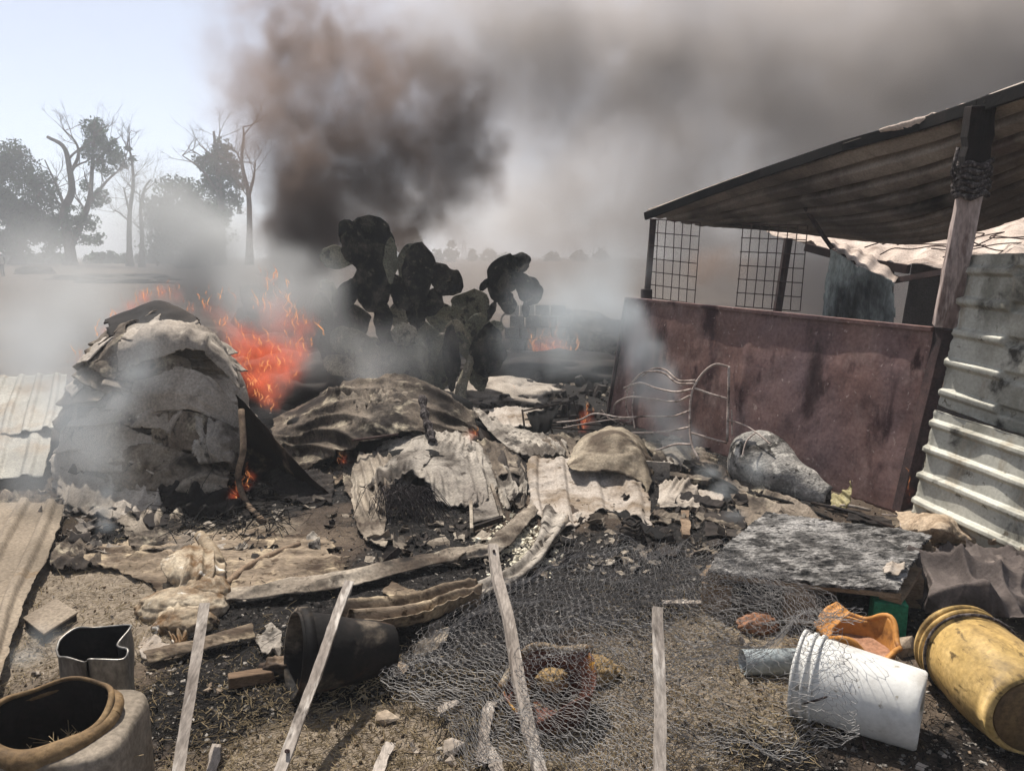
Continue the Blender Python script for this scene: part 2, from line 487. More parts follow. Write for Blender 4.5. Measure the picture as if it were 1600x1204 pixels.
# ------------------------------------------------------------------ far trees beyond the field
bark_m = material('bark', ['3a332c', '554b41', '6b6053'], 1.2, 6, .95, .5, 6)
leaf_m = [material('foliage_dark', ['1c2c18', '2c4024', '3f5431'], .5, 6, .9, 0, fine=.3, fscale=3, island=.45),
          material('foliage_pale', ['2c3f26', '41573a', '586c48'], .5, 6, .9, 0, fine=.3, fscale=3, island=.45)]
def leaves(name, blobs, n, size, mat, parent, seed=0, thr=-.06):
    """leaf-sized faces through the crown; blobs = (centre, radius)"""
    rnd = random.Random(seed); vs, fs = [], []
    wts = [r ** 2.2 for c, r in blobs]; tot = sum(wts)
    for (c, r), w in zip(blobs, wts):
        for _ in range(int(n * w / tot)):
            d = Vector((rnd.gauss(0, 1), rnd.gauss(0, 1), rnd.gauss(0, 1))).normalized()
            rad = r * (rnd.random() ** .45) * (1 + .35 * noise.noise(d * 2.5 + Vector((seed, c.x, 0))))
            p = c + Vector((d.x * rad, d.y * rad, d.z * rad * .9))
            if noise.noise(p * (1.6 / max(r, .2)) + Vector((seed, 0, 0))) < thr: continue
            s = size * rnd.uniform(.5, 1.4)
            a = Vector((rnd.gauss(0, 1), rnd.gauss(0, 1), rnd.gauss(0, 1))).normalized(); b = a.orthogonal().normalized()
            k = len(vs); vs += [p - a * s, p + b * s * .5, p + a * s, p - b * s * .5]; fs.append((k, k + 1, k + 2, k + 3))
    me = bpy.data.meshes.new(name); me.from_pydata([tuple(p) for p in vs], [], fs); me.update()
    return link(name, me, mat, parent, False)
def twigs(mb, p, d, L, r, depth, rnd, spread=.55, up=.15):
    n = 4; pts = [p]; q = p; dd = d
    for i in range(n):
        dd = (dd + Vector((rnd.gauss(0, .16), rnd.gauss(0, .16), rnd.gauss(up * .3, .12)))).normalized()
        q = q + dd * (L / n); pts.append(q)
    mb.tube(pts, [r * (1 - .55 * i / n) for i in range(n + 1)], 5 if depth > 1 else 3, False)
    if depth > 0:
        for i in range(rnd.randint(3, 5)):
            t = rnd.uniform(.35, 1.0); k = min(n - 1, int(t * n)); s = pts[k].lerp(pts[k + 1], t * n - k)
            nd = (dd + Vector((rnd.gauss(0, spread), rnd.gauss(0, spread * .8), rnd.gauss(up, spread * .7)))).normalized()
            twigs(mb, s, nd, L * rnd.uniform(.4, .65), r * .45, depth - 1, rnd, spread, up)
def tree(name, label, u, Y, limbs, crown, nleaf, lsize, lm, tr, group='trees beyond the field', bare=0, seed=1, base_v=415, tw=.12, br=None):
    """limbs = pixel polylines at distance Y; crown = pixel balls"""
    rnd = random.Random(seed); sc = Y / FPX
    b = P(u, base_v, Y); b.z = min(b.z, gz(b.x, b.y)) - .1
    e = empty(name, b, label, 'tree', group)
    mb = MB(); bb = MB(); k = 0
    for li, (pts, r) in enumerate(limbs):
        ps = [P(x, y, Y + (0 if li == 0 else rnd.uniform(-1, 1) * tr * 4 * min(1, i))) for i, (x, y) in enumerate(pts)]
        if li == 0: ps[0] = Vector((ps[0].x, ps[0].y, b.z))
        sp = spline(ps, 4 * len(ps)); n = len(sp)
        (mb if li == 0 else bb).tube(sp, [r * sc * (1 - .75 * i / (n - 1)) * (1.5 - .5 * min(1, i / 3) if li == 0 else 1) for i in range(n)], 7, True)
        if bare:
            for i in range(int(bare * (1 if li else .6))):
                t = rnd.uniform(.3, 1.0); q = sp[min(n - 1, int(t * n))]
                twigs(bb, q, Vector((rnd.gauss(0, .8), rnd.gauss(0, .5), rnd.uniform(.1, 1))).normalized(), rnd.uniform(.6, 1.6) * tr * 6, r * sc * .22, br or 2, rnd)
    mb.build('trunk', bark_m, e, True)
    if bb.v: bb.build('branches', bark_m, e, True)
    if crown:
        bl = [(P(x, y, Y + rnd.uniform(-.5, .5) * r * sc), r * sc) for (x, y, r) in crown]
        leaves('crown', bl, nleaf, lsize, lm, e, seed)
    return e
tree('broad_tree', 'broad dense green tree at the left edge of the field', 27, 90, [([(27, 418), (28, 385), (24, 340)], 10), ([(26, 380), (50, 330), (62, 300)], 5), ([(25, 370), (0, 320), (-10, 290)], 5)],
     [(20, 252, 36), (-25, 268, 45), (58, 285, 26), (20, 310, 50), (62, 335, 34), (-25, 330, 50), (80, 300, 14), (45, 368, 38), (0, 370, 40), (84, 352, 24), (-60, 310, 50), (76, 380, 18)], 52000, .18, leaf_m[0], .5, seed=2)
tree('forked_tree', 'tall forked tree with one bare limb and one feathery green limb', 110, 90, [([(111, 417), (110, 395), (104, 360), (100, 330), (112, 300), (109, 265), (100, 230), (74, 214)], 9),
     ([(109, 272), (122, 245), (118, 222), (97, 200)], 3), ([(104, 330), (88, 290), (70, 250)], 3), ([(110, 385), (128, 345), (140, 310), (144, 260), (148, 190)], 6), ([(138, 320), (165, 285), (190, 262)], 3), ([(144, 260), (165, 235), (185, 215)], 2.4)],
     [(146, 196, 16), (150, 205, 18), (172, 238, 18), (185, 252, 15), (150, 222, 19), (138, 236, 14), (163, 226, 12), (150, 250, 14), (165, 262, 14), (182, 244, 12), (192, 258, 9), (175, 222, 9), (135, 290, 11), (158, 303, 11), (165, 312, 8), (148, 315, 14), (120, 338, 18), (140, 348, 16), (110, 352, 16),
      (96, 366, 18), (128, 370, 16), (150, 372, 14), (85, 378, 14)], 13000, .17, leaf_m[1], .5, bare=5, seed=3)
tree('thin_bare_tree', 'tall thin leafless tree with short crooked branches', 203, 88, [([(203, 412), (202, 370), (203, 330), (208, 290), (206, 250), (199, 225)], 4.5), ([(203, 335), (196, 305), (193, 292)], 2), ([(207, 280), (216, 268)], 1.6), ([(201, 345), (183, 330), (176, 332)], 1.4)],
     [(200, 232, 5), (208, 248, 5)], 160, .25, leaf_m[1], .35, bare=7, seed=5)
tree('thin_bare_tree', 'shorter leafless tree with a twiggy spreading top', 221, 86, [([(221, 412), (222, 370), (220, 325), (226, 295), (236, 280)], 4), ([(221, 330), (217, 302)], 1.8), ([(224, 300), (245, 283)], 1.5), ([(222, 360), (205, 345)], 1.5)], [], 0, .2, leaf_m[1], .35, bare=8, seed=8)
tree('round_tree', 'round leafy tree behind the drifting smoke left of the dark plume', 290, 80, [([(290, 416), (290, 380), (285, 330)], 7), ([(289, 370), (310, 330)], 4)],
     [(268, 298, 26), (290, 305, 28), (248, 328, 26), (310, 332, 32), (275, 345, 42), (325, 360, 42), (258, 375, 38), (300, 385, 45)], 26000, .17, leaf_m[0], .4, seed=6)
tree('ragged_tree', 'ragged leafy tree with bare branch ends above the round tree', 345, 95, [([(345, 416), (346, 350), (343, 290), (338, 240), (334, 205)], 7), ([(340, 300), (315, 265), (285, 243)], 3), ([(338, 250), (322, 235), (310, 225)], 2), ([(338, 235), (345, 200)], 2)],
     [(345, 228, 14), (335, 248, 17), (355, 240, 13), (360, 258, 15), (322, 258, 13), (345, 272, 22), (365, 285, 18), (310, 250, 9), (330, 290, 20), (350, 320, 28)], 11000, .21, leaf_m[0], .4, bare=4, seed=9)
tree('bare_crooked_tree', 'leafless crooked tree at the edge of the dark smoke', 390, 92, [([(390, 416), (390, 340), (388, 300), (378, 255), (381, 215), (380, 198)], 5), ([(389, 305), (397, 275), (398, 254)], 3), ([(378, 255), (368, 235)], 2)], [], 0, .2, leaf_m[1], .4, bare=8, seed=11)
tree('domed_tree', 'dark domed tree behind the burnt cactus', 633, 70, [([(633, 416), (633, 390), (632, 375)], 5)], [(622, 372, 15), (642, 370, 15), (633, 378, 18), (650, 380, 10), (616, 382, 10)], 3500, .25, leaf_m[0], .3, seed=12)
for (u, Y, h, w, s, lb) in ((705, 150, 38, 12, 1, 'tall narrow hazy tree right of the domed tree'), (682, 155, 20, 14, 2, 'low hazy bush between the domed tree and the narrow tree'), (738, 160, 22, 9, 3, 'small hazy tree beside the power pylon'),
                         (765, 165, 20, 16, 4, 'wide low hazy tree right of the power pylon'), (790, 170, 12, 14, 5, 'low hazy shrub behind the right cactus pads'), (862, 170, 14, 16, 6, 'faint low tree right of the cactus on the horizon'),
                         (905, 165, 18, 14, 7, 'faint tree on the horizon left of the shed smoke'), (940, 160, 22, 14, 8, 'faint tree on the horizon nearest the shed roof corner')):
    tree('distant_tree', lb, u, Y, [([(u, 412), (u, 408 - h * .4)], 2)], [(u, 410 - h * .75, w * .55), (u - w * .4, 410 - h * .4, w * .6), (u + w * .45, 410 - h * .35, w * .6), (u, 408, w * .7)], 900, .4, leaf_m[0], .3, 'faint trees on the horizon', seed=20 + s, base_v=412)
for (u, w, s, lb) in ((15, 40, 1, 'low hazy hedge bush under the broad tree'), (75, 30, 2, 'low hazy bush left of the forked tree'), (165, 34, 3, 'low bush right of the forked trunk'), (245, 34, 4, 'low bush right of the thin bare trees')):
    e = empty('field_bush', P(u, 412, 110), lb, 'bush', 'bushes along the far edge of the field')
    leaves('foliage', [(P(u + k * w * .35, 402 - abs(k) * -2, 110), w / FPX * 110 * .32) for k in (-2, -1, 0, 1, 2)], 1200, .4, leaf_m[0], e, 30 + s)
    MB().tube([P(u, 414, 110), P(u, 402, 110)], .12, 5).build('stem', bark_m, e)
# pylon
steel_m = material('dull_steel', ['6e6f70', '88898a'], 3, 4, .6, .1, metallic=.6)
e = empty('power_pylon', P(725, 412, 240), 'thin steel lattice pylon on the hazy horizon', 'pylon')
mb = MB(); s = 240 / FPX
b0, t0 = P(725, 413, 240), P(725, 375, 240)
for i, j in ((-1, -1), (1, -1), (1, 1), (-1, 1)):
    mb.tube([b0 + Vector((i * 1.0, j * 1.0, 0)), t0 + Vector((i * .2, j * .2, 0))], .12, 4)
for k in range(6):
    a, c = k / 6, (k + 1) / 6
    for i in (-1, 1):
        mb.tube([b0.lerp(t0, a) + Vector((i * (1 - .8 * a), -(1 - .8 * a), 0)), b0.lerp(t0, c) + Vector((-i * (1 - .8 * c), -(1 - .8 * c), 0))], .07, 3)
mb.build('mast', steel_m, e)
for v, w in ((380, 12), (388, 14)):
    MB().tube([P(725 - w, v + 1, 240), P(725, v, 240), P(725 + w, v + 1, 240)], .14, 4).build('crossarm', steel_m, e)
# ------------------------------------------------------------------ person walking far out in the field
skin_m = material('skin', ['7a5640', '8a6248'], 5, 2, .6, 0)
shirt_m = material('pale_vest', ['8f8d84', 'a7a59a'], 5, 4, .9, .2)
trou_m = material('dark_trousers', ['23252a', '30333a'], 5, 4, .9, .2)
helm_m = material('white_helmet_paint', ['d6d6d2', 'e2e2de'], 4, 2, .35, 0)
pb = P(5, 434, 57); pb.z = gz(pb.x, pb.y)
e = empty('person', pb, 'person in a white helmet and pale vest standing in the field at far left', 'person')
def skin_body(name, joints, edges, mat, parent, sub=2):
    me = bpy.data.meshes.new(name); me.from_pydata([tuple(j[0]) for j in joints], edges, []); me.update()
    o = link(name, me, mat, parent)
    sk = o.modifiers.new('skin', 'SKIN')
    for d, j in zip(me.skin_vertices[0].data, joints): d.radius = (j[1], j[1] * .8)
    me.skin_vertices[0].data[0].use_root = True
    sb = o.modifiers.new('sub', 'SUBSURF'); sb.levels = sb.render_levels = sub
    return o
def pp(x, y, z): return pb + Vector((x, y, z))
J = [(pp(0, 0, .95), .15), (pp(0, 0, 1.2), .15), (pp(0, 0, 1.4), .16), (pp(0, 0, 1.52), .06), (pp(0, -.02, 1.62), .095), (pp(0, -.02, 1.7), .08),
     (pp(.2, 0, 1.4), .065), (pp(.26, .02, 1.12), .05), (pp(.24, -.1, .9), .04), (pp(-.2, 0, 1.4), .065), (pp(-.26, .02, 1.12), .05), (pp(-.24, -.1, .9), .04),
     (pp(.1, 0, .85), .1), (pp(.12, -.08, .48), .07), (pp(.12, .02, .08), .05), (pp(.12, -.12, .05), .045), (pp(-.1, 0, .85), .1), (pp(-.12, .02, .48), .07), (pp(-.13, .14, .08), .05), (pp(-.13, .02, .05), .045)]
E = [(0, 1), (1, 2), (2, 3), (3, 4), (4, 5), (2, 6), (6, 7), (7, 8), (2, 9), (9, 10), (10, 11), (0, 12), (12, 13), (13, 14), (14, 15), (0, 16), (16, 17), (17, 18), (18, 19)]
skin_body('body', J, E, trou_m, e)
m = Matrix.Translation(pp(0, 0, .92))
MB().lathe([(.175, 0), (.185, .25), (.2, .45), (.15, .57), (.07, .6)], 14, m, lambda p, a, k: Vector((p.x * 1.1, p.y * .75, p.z))).build('vest', shirt_m, e, True)
MB().lathe([(.15, 0), (.12, .02), (.115, .08), (.08, .13), (.02, .15)], 14, Matrix.Translation(pp(0, -.02, 1.68))).build('helmet', helm_m, e, True)
lump('face', pp(0, -.06, 1.61), (.075, .07, .09), skin_m, e, .05, sub=2)
# dark low rubble in the field
dk_m = material('field_rubble_dark', ['3b3630', '544d45'], 2, 5, .95, .5)
for i, (u, v, Y, sx, sz, lb) in enumerate(((55, 424, 62, 1.6, .5, 'dark low scrap heap in the field near the standing person'), (172, 430, 52, 4.2, .35, 'long low dark earth bank in the field left of the fire'), (190, 440, 45, 2.6, .3, 'shorter dark earth bank in front of the long one'))):
    p = P(u, v, Y); p.z = gz(p.x, p.y) + sz * .3
    tag(lump('earth_bank' if i else 'scrap_heap', p, (sx, .6, sz), dk_m, None, .3, 3, i, 4), lb, 'earth bank' if i else 'heap')
# ------------------------------------------------------------------ shed on the right: its front runs from A (far, left) towards the camera
DL = Vector((.465, -.885, 0)).normalized(); NI = Vector((.885, .465, 0)).normalized()
rust_m = material('red_painted_steel', ['573f39', '6e534c', '836860'], 3.2, 10, .75, .25, 30, metallic=0, fine=.25, fscale=40, bdist=.004,
    layers=[('836c65', 5.0, .62, .13, (1, 1, .7)), ('6d5a5a', 1.2, .55, .16, (1, 1, .6)), ('97857c', 13, .70, .05, (1, 1, .6)), ('3a2826', 6, .66, .07, (1, 1, .4)), ('3a2526', 4.0, .62, .08, (1, 1, .5)), ('a39088', 26, .68, .05, (1, 1, 1)), ('2a1c1c', 2.0, .66, .10, (1, 1, .3))])
rust_frame_m = material('dark_rusted_steel', ['211a19', '352827', '4c3a37'], 6, 8, .8, .4, 40)
soot_m = material('sooted_sheet', ['544c46', '7c7168', '9c9287'], 1.2, 8, .75, .15, 20, metallic=.2, fine=.2, layers=[('1c1614', 1.1, .58, .12, (1, 1, 1)), ('675a55', 5, .64, .08, (.4, 1, 1))])
pale_roof_m = material('dusty_roof_sheet', ['9c8c80', 'b3a396', 'c6b8ac'], 2, 8, .85, .2, 20, layers=[('7d6d62', 3, .6, .1, (1, 1, 1))])
wall_m = material('pale_green_sheet', ['9a978c', 'aeab9f', 'bdbaae'], 1.4, 10, .6, .12, 25, metallic=.15, fine=.15,
    layers=[('777468', 2.6, .54, .12, (1, 1, .6)), ('35322d', 3.4, .63, .06, (1, 1, 1)), ('8f8676', 7, .60, .08, (1, 1, .3)), ('5d564a', 16, .66, .05, (1, 1, 1))])
grey_sheet_m = material('sooted_grey_sheet', ['8b8f8a', 'abb0aa', 'c6cac4'], 2.2, 8, .6, .12, 20, metallic=.3, stretch=(1, 1, .35), layers=[('3a3b3a', 2.0, .60, .1, (1, 1, .3))])
post_m = material('weathered_post', ['8d7d76', 'a5968f', 'b8aaa3'], 5, 8, .85, .3, 30, stretch=(1, 1, .25), layers=[('4f423d', 5, .62, .06, (1, 1, .5)), ('6d5d57', 9, .6, .05, (1, 1, .2))])
wire_m = material('rusty_wire', ['3a2d2a', '54423d'], 8, 4, .7, .1, metallic=.4)
A0 = W(950, 0.0, 7.5); B0 = G(1411, 806); A1 = P(980, 466, 7.5); B1 = P(1459, 514, 4.66)
e = empty('shed_front_panel', A0, 'large rust red steel panel closing the front of the shed', 'panel')
def flat_grid(name, c00, c10, c11, c01, nu, nv, fn, mat, parent, thick=.004, eu=1, ev=1):
    rows = [[c00.lerp(c10, i / 3).lerp(c01.lerp(c11, i / 3), j / 3) for i in range(4)] for j in range(4)]
    return sheet(name, rows, mat, nu, nv, thick, fn, parent=parent, edge=.004)
def dents(p, u, v):
    return .018 * fbm(p * 1.3, 3) + .004 * fbm(p * 7, 2) - .012 * math.exp(-((u - .47) ** 2 + (v - .82) ** 2) / .004) + .01 * math.exp(-(u - .53) ** 2 / .0002)
flat_grid('steel_sheet', A0 + Vector((0, 0, .005)), B0, B1, A1, 110, 60, dents, rust_m, e)
mb = MB(); off = -NI * .012
mb.beam(A1 + off, B1 + off, .035, .03); mb.build('top_rail', rust_m, e, bevel=.004)
mb = MB(); mb.beam(A0 + off, A1 + off, .03, .04); mb.build('edge_rail', rust_frame_m, e, bevel=.003)
# posts
e = empty('shed_post', B0, 'leaning pale timber post with burnt top at the shed corner', 'post')
pb0, pb1 = P(1405, 800, 4.60), P(1474, 515, 4.60); pt1, pt2 = P(1476, 510, 4.60), P(1517, 290, 4.50); pt3 = P(1533, 165, 4.44)
MB().beam(pb0 + NI * .02, pb1 + NI * .02, .075, .10, seg=6, jit=.04).build('lower_steel', rust_frame_m, e, bevel=.004)
MB().beam(pt1, pt2, .125, .11, seg=10, jit=.03, roll=.35).build('timber', post_m, e, True, bevel=.006)
burnt_m = material('burnt_timber', ['0e0b0a', '1c1614', '332925'], 8, 8, .9, .8, 30, stretch=(1, 1, .3))
MB().beam(pt2, pt3, .13, .12, seg=8, jit=.08, roll=.2).build('burnt_head', burnt_m, e, bevel=.006)
MB().box(P(1541, 157, 4.42), (.05, .06, .05), jit=.008).build('bolt_stub', burnt_m, e)
rope_m = material('burnt_rope', ['1d1918', '3a3331', '6d6764'], 60, 4, .95, .6, 120)
mb = MB(); ax = (pt3 - pt2).normalized(); sx = ax.cross(Vector((0, 1, 0))).normalized(); sy = ax.cross(sx)
pts = []
for k in range(150):
    t = k / 149; a = t * 2 * math.pi * 5.4
    c = pt2.lerp(pt3, -.13 + t * .42) + ax * .012 * math.sin(k * .9)
    pts.append(c + sx * math.cos(a) * .087 * (1 + .06 * noise.noise(Vector((k * .3, 0, 0)))) + sy * math.sin(a) * .083)
mb.tube(pts, [.017 + .003 * math.sin(k * 1.7) for k in range(150)], 7); mb.build('rope_wrap', rope_m, e, True)
mb = MB(); mb.tube([pt2 + sx * .09, pt2 + sx * .12 + ax * .08, pt2.lerp(pt3, .5) + sx * .10], .012, 6); mb.build('rope_end', rope_m, e, True)
e = empty('shed_post', A0, 'slim dark steel post at the far left corner of the shed', 'post')
MB().beam(P(1010, 470, 7.45), P(1021, 342, 7.45), .055, .055).build('shaft', rust_frame_m, e, bevel=.004)
MB().box(P(1010, 461, 7.42), (.10, .10, .12)).build('base_block', rust_frame_m, e, bevel=.008)
e = empty('shed_post', P(1212, 480, 8.2), 'slim dark steel post behind the wire grid inside the shed', 'post')
MB().beam(P(1214, 490, 8.2), P(1232, 372, 8.2), .075, .075).build('shaft', rust_frame_m, e, bevel=.004)
# roof
F = [P(1008, 334, 7.5), P(1090, 302, 7.0), P(1190, 266, 6.4), P(1320, 222, 5.5), P(1440, 188, 4.95), P(1530, 158, 4.45), P(1640, 120, 4.0)]
B = [P(1180, 357, 8.1), P(1240, 362, 7.75), P(1310, 370, 7.25), P(1420, 378, 6.24), P(1510, 362, 5.8), P(1600, 335, 5.45), P(1740, 270, 4.9)]
rows = []
for j in range(5):
    t = j / 4
    rows.append([F[i].lerp(B[i], t) + Vector((0, 0, -.10 * math.sin(math.pi * t) * (.3 + .7 * math.sin(math.pi * min(1, i / 5.0))))) for i in range(7)])
eave_m = material('sooted_eave', ['0a0808', '141110', '211c1a'], 5, 6, .9, .3, 30)
e = empty('shed_roof', F[0], 'sagging soot blackened corrugated roof over the red panel', 'roof')
sheet('corrugated_sheet', rows, soot_m, 90, 130, .003, corr(8, .055, 'v', lambda p, u, v: .012 * fbm(p * 1.2, 2), True), parent=e, edge=.01, seed=4)
up = Vector((0, 0, .02))
mb = MB()
for i in range(6): mb.beam(F[i] + up - Vector((0, 0, .045)), F[i + 1] + up - Vector((0, 0, .045)), .03, .075)
mb.build('eave_beam', eave_m, e, bevel=.004)
sp = spline([F[4] + Vector((-.25, .05, .055)), F[4].lerp(F[5], .35) + Vector((0, 0, .05)), F[5] + Vector((-.06, 0, .045))], 12)
mb = MB()
_a = [P(1376, 204, 5.2), P(1430, 188, 4.98), P(1480, 174, 4.75), P(1512, 163, 4.56)]; _b = [P(1376, 207, 5.2), P(1430, 200, 4.98), P(1480, 186, 4.75), P(1512, 168, 4.56)]
sheet('sunlit_strip', [[p + NI * .25 + Vector((0, 0, .01)) for p in _a], [p + Vector((0, 0, .012)) for p in _a], _b], pale_roof_m, 24, 8, .003, crumple(.008, 6), parent=e)  # pale strip added to paint the sunlit top of the eave
rod = MB(); rod.tube(spline([P(1238, 288, 6.7), P(1262, 330, 6.65), P(1282, 362, 6.6), P(1300, 388, 6.55)], 12), .02, 8); rod.build('hanging_rod', rust_frame_m, e, True)
for k, (a, b) in enumerate((((1500, 130), (1508, 168)), ((1560, 150), (1566, 140)))): pass
# rear pale sheet roof, lower and behind
e = empty('rear_roof', P(1400, 400, 8.5), 'pale dusty sheet roof lying lower behind the blackened roof', 'roof')
r0 = [P(1165, 352, 9.6), P(1300, 352, 9.6), P(1450, 340, 9.4), P(1600, 318, 9.2), P(1720, 300, 9.0)]
r1 = [P(1215, 370, 8.5), P(1330, 384, 8.0), P(1450, 385, 7.6), P(1600, 370, 7.2), P(1720, 350, 7.0)]
r2 = [P(1260, 380, 8.0), P(1345, 402, 7.4), P(1420, 414, 6.9), P(1600, 417, 6.3), P(1740, 412, 6.1)]
sheet('sheet', [r0, r1, r2], pale_roof_m, 70, 40, .004, corr(10, .02, 'u', crumple(.02, 1.5)), parent=e)
mb = MB(); mb.beam(r2[0] - Vector((0, 0, .04)), r2[1] - Vector((0, 0, .04)), .05, .08); mb.beam(r2[1] - Vector((0, 0, .04)), r2[2] - Vector((0, 0, .04)), .05, .08); mb.build('edge_beam', rust_frame_m, e)
e2 = empty('loose_wire', P(1500, 380, 6.6), 'tangle of bent loose wires lying on the pale rear roof', 'wire')
rnd = random.Random(5); mb = MB()
for k in range(9):
    u0 = rnd.uniform(1330, 1560); v0 = rnd.uniform(372, 398); pts = [P(u0 + i * rnd.uniform(14, 34), v0 + rnd.gauss(0, 7) - i * 1.5, 6.7 + .05 * i) for i in range(6)]
    mb.tube(spline(pts, 24), .006, 5)
mb.build('wires', wire_m, e2, True)
e = empty('rear_wall', P(1430, 460, 7.5), 'dark grey sheet wall standing inside the shed below the pale roof', 'wall')
flat_grid('sheet', P(1400, 560, 7.6), P(1560, 560, 6.3), P(1560, 412, 6.3), P(1425, 412, 7.6), 30, 14, corr(6, .01), material('dim_grey_sheet', ['4a4442', '5c5553'], 2, 5, .8, .1), e)
MB().beam(P(1388, 440, 7.2), P(1480, 424, 6.2), .035, .05).build('brace', rust_frame_m, e)
MB().beam(P(1388, 500, 7.3), P(1392, 412, 7.3), .05, .05).build('stud', rust_frame_m, e)
# hanging corrugated sheet
e = empty('hanging_sheet', P(1345, 450, 7.0), 'torn grey corrugated sheet hanging from the pale roof behind the red panel', 'metal sheet')
rows = [[P(1298, 388, 7.0), P(1325, 405, 6.9), P(1352, 420, 6.8), P(1400, 440, 6.65)], [P(1290, 440, 7.0), P(1320, 455, 6.9), P(1352, 465, 6.8), P(1400, 475, 6.65)], [P(1280, 520, 7.0), P(1315, 535, 6.9), P(1352, 545, 6.8), P(1398, 550, 6.65)]]
sheet('corrugated_sheet', rows, grey_sheet_m, 60, 30, .003, corr(5, .018, 'u'), parent=e, torn=.03, tscale=9)
sheet('folded_top', [[P(1296, 374, 7.6), P(1330, 385, 7.4), P(1365, 402, 7.2), P(1405, 432, 7.0)], [P(1300, 388, 7.0), P(1325, 403, 6.9), P(1352, 419, 6.8), P(1398, 441, 6.65)]], pale_roof_m, 40, 8, .003, corr(5, .012, 'u'), parent=e)
# wire grids
def wire_grid(label, c00, c10, c11, c01, n, m):
    e = empty('wire_grid', c00, label, 'wire grid', 'wire grids over the red panel')
    for i in range(n + 1):
        t = i / n; MB().tube([c00.lerp(c10, t), c00.lerp(c10, t).lerp(c01.lerp(c11, t), .5) + NI * random.uniform(-.01, .01), c01.lerp(c11, t)], .0045, 5).build('vertical_wire', wire_m, e)
    for j in range(m + 1):
        t = j / m; MB().tube([c00.lerp(c01, t) - NI * .009, c10.lerp(c11, t) - NI * .009], .0045, 5).build('cross_wire', wire_m, e)
wire_grid('small wire grid between the slim post and the gap at the shed corner', P(1012, 464, 7.42), P(1085, 474, 7.05), P(1094, 348, 7.05), P(1016, 342, 7.42), 6, 6)
wire_grid('wide wire grid hanging above the middle of the red panel', P(1150, 478, 6.65), P(1250, 486, 6.15), P(1262, 352, 6.15), P(1161, 350, 6.65), 7, 6)
# pale corrugated wall towards the camera
def wall_sheet(name, label, tl, tr, br, bl, n, seed, sl=0.0):
    e = empty(name, bl, label, 'metal sheet', 'corrugated sheets of the shed wall')
    rows = [[tl.lerp(tr, i / 4).lerp(bl.lerp(br, i / 4), j / 4) for i in range(5)] for j in range(5)]
    def f(p, u, v):
        t = (v * n) % 1.0
        rib = max(0.0, 1 - abs(t - .5) / .17); rib = min(1, rib * 1.7)
        return .030 * rib + .010 * fbm(p * 2.2, 3) + .012 * noise.noise(p * 5) * rib
    o = sheet('ribbed_sheet', rows, wall_m, 60, 150, .003, f, parent=e, edge=.012, seed=seed)
    return e
T = lambda s, z, out=0.0: Vector((B0.x, B0.y, 0)) + DL * s - NI * out + Vector((0, 0, z))
lean = Vector((.10, -.02, 0))
wall_sheet('wall_sheet', 'upper pale green ribbed sheet of the shed wall with soot stains', P(1518, 398, 4.52), P(1700, 392, 3.75), P(1700, 715, 3.75), P(1466, 634, 4.52), 5, 1)
wall_sheet('wall_sheet', 'lower pale green ribbed sheet of the shed wall, dust on its ribs', P(1462, 640, 4.46), P(1720, 720, 3.55), P(1700, 935, 3.65), P(1424, 800, 4.46), 4, 2)
MB0 = MB(); 
# ------------------------------------------------------------------ materials of burnt things
sheet_m = material('burnt_fibre_sheet', ['665c50', '877c6e', 'a59b8c'], 1.6, 10, .92, .4, 35, layers=[('453b32', 2.6, .53, .12, (1, 1, 1)), ('1d1916', 3.4, .61, .07, (1, 1, 1)), ('b5aa96', 5, .66, .06, (1, 1, 1)), ('39312a', 14, .64, .05, (1, 1, 1))], fine=.35)
tarp_m = material('burnt_tarp', ['483f36', '685d51', '887d70'], 1.5, 10, .92, .5, 30, layers=[('221c18', 2.6, .53, .12, (1, 1, 1)), ('9d927e', 5, .62, .08, (1, 1, 1)), ('2b241e', 13, .61, .06, (1, 1, 1))], fine=.4)
ashsheet_m = material('ash_grey_sheet', ['6e665e', '90887d', 'aea599'], 1.8, 10, .9, .5, 30, layers=[('4b443d', 3, .54, .10, (1, 1, 1)), ('1f1b18', 4, .62, .06, (1, 1, 1)), ('3b342e', 13, .62, .06, (1, 1, 1))], fine=.35)
palecorr_m = material('scorched_pale_sheet', ['857b70', '9a9085', 'aea499'], 1.4, 10, .92, .3, 40, layers=[('6f604f', 2.4, .55, .12, (1, 1, 1)), ('3a3028', 3.4, .64, .07, (1, 1, 1)), ('5d5042', 15, .63, .06, (1, 1, 1))], fine=.3)
brown_m = material('scorched_brown_sheet', ['554838', '776959', '93836f'], 1.5, 10, .92, .4, 30, stretch=(.5, 1.6, 1), layers=[('3a2e24', 3.2, .56, .10, (.6, 1.8, 1)), ('a5947b', 6, .60, .08, (1, 1, 1)), ('4a3d30', 22, .6, .06, (1, 1, 1))], fine=.4)
metal_m = material('burnt_steel', ['120f0d', '241b16', '3d2e24'], 1.8, 8, .7, .3, 25, metallic=.1, layers=[('8a745e', 2.2, .63, .08, (1, 1, 1))])  # tan layer paints reflected light into the steel's colour
blackm = material('char_black', ['060606', '0e0c0b', '1f1b19'], 5, 8, .85, .6, 30)
heap_m = material('burnt_layers', ['6f665c', '91877b', 'ada397'], 1.8, 10, .93, .4, 30, layers=[('3a332e', 2.6, .64, .08, (1, 1, 1)), ('b3a999', 5, .66, .06, (1, 1, 1))], fine=.3)
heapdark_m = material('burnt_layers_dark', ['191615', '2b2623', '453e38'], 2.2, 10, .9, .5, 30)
flap_m = [heap_m, sheet_m, tarp_m, heapdark_m]
wood_m = material('burnt_branch', ['4e4034', '6f5d4c', '8f7b66'], 6, 8, .9, .6, 40, layers=[('1d1815', 4, .6, .08, (1, 1, 1))])

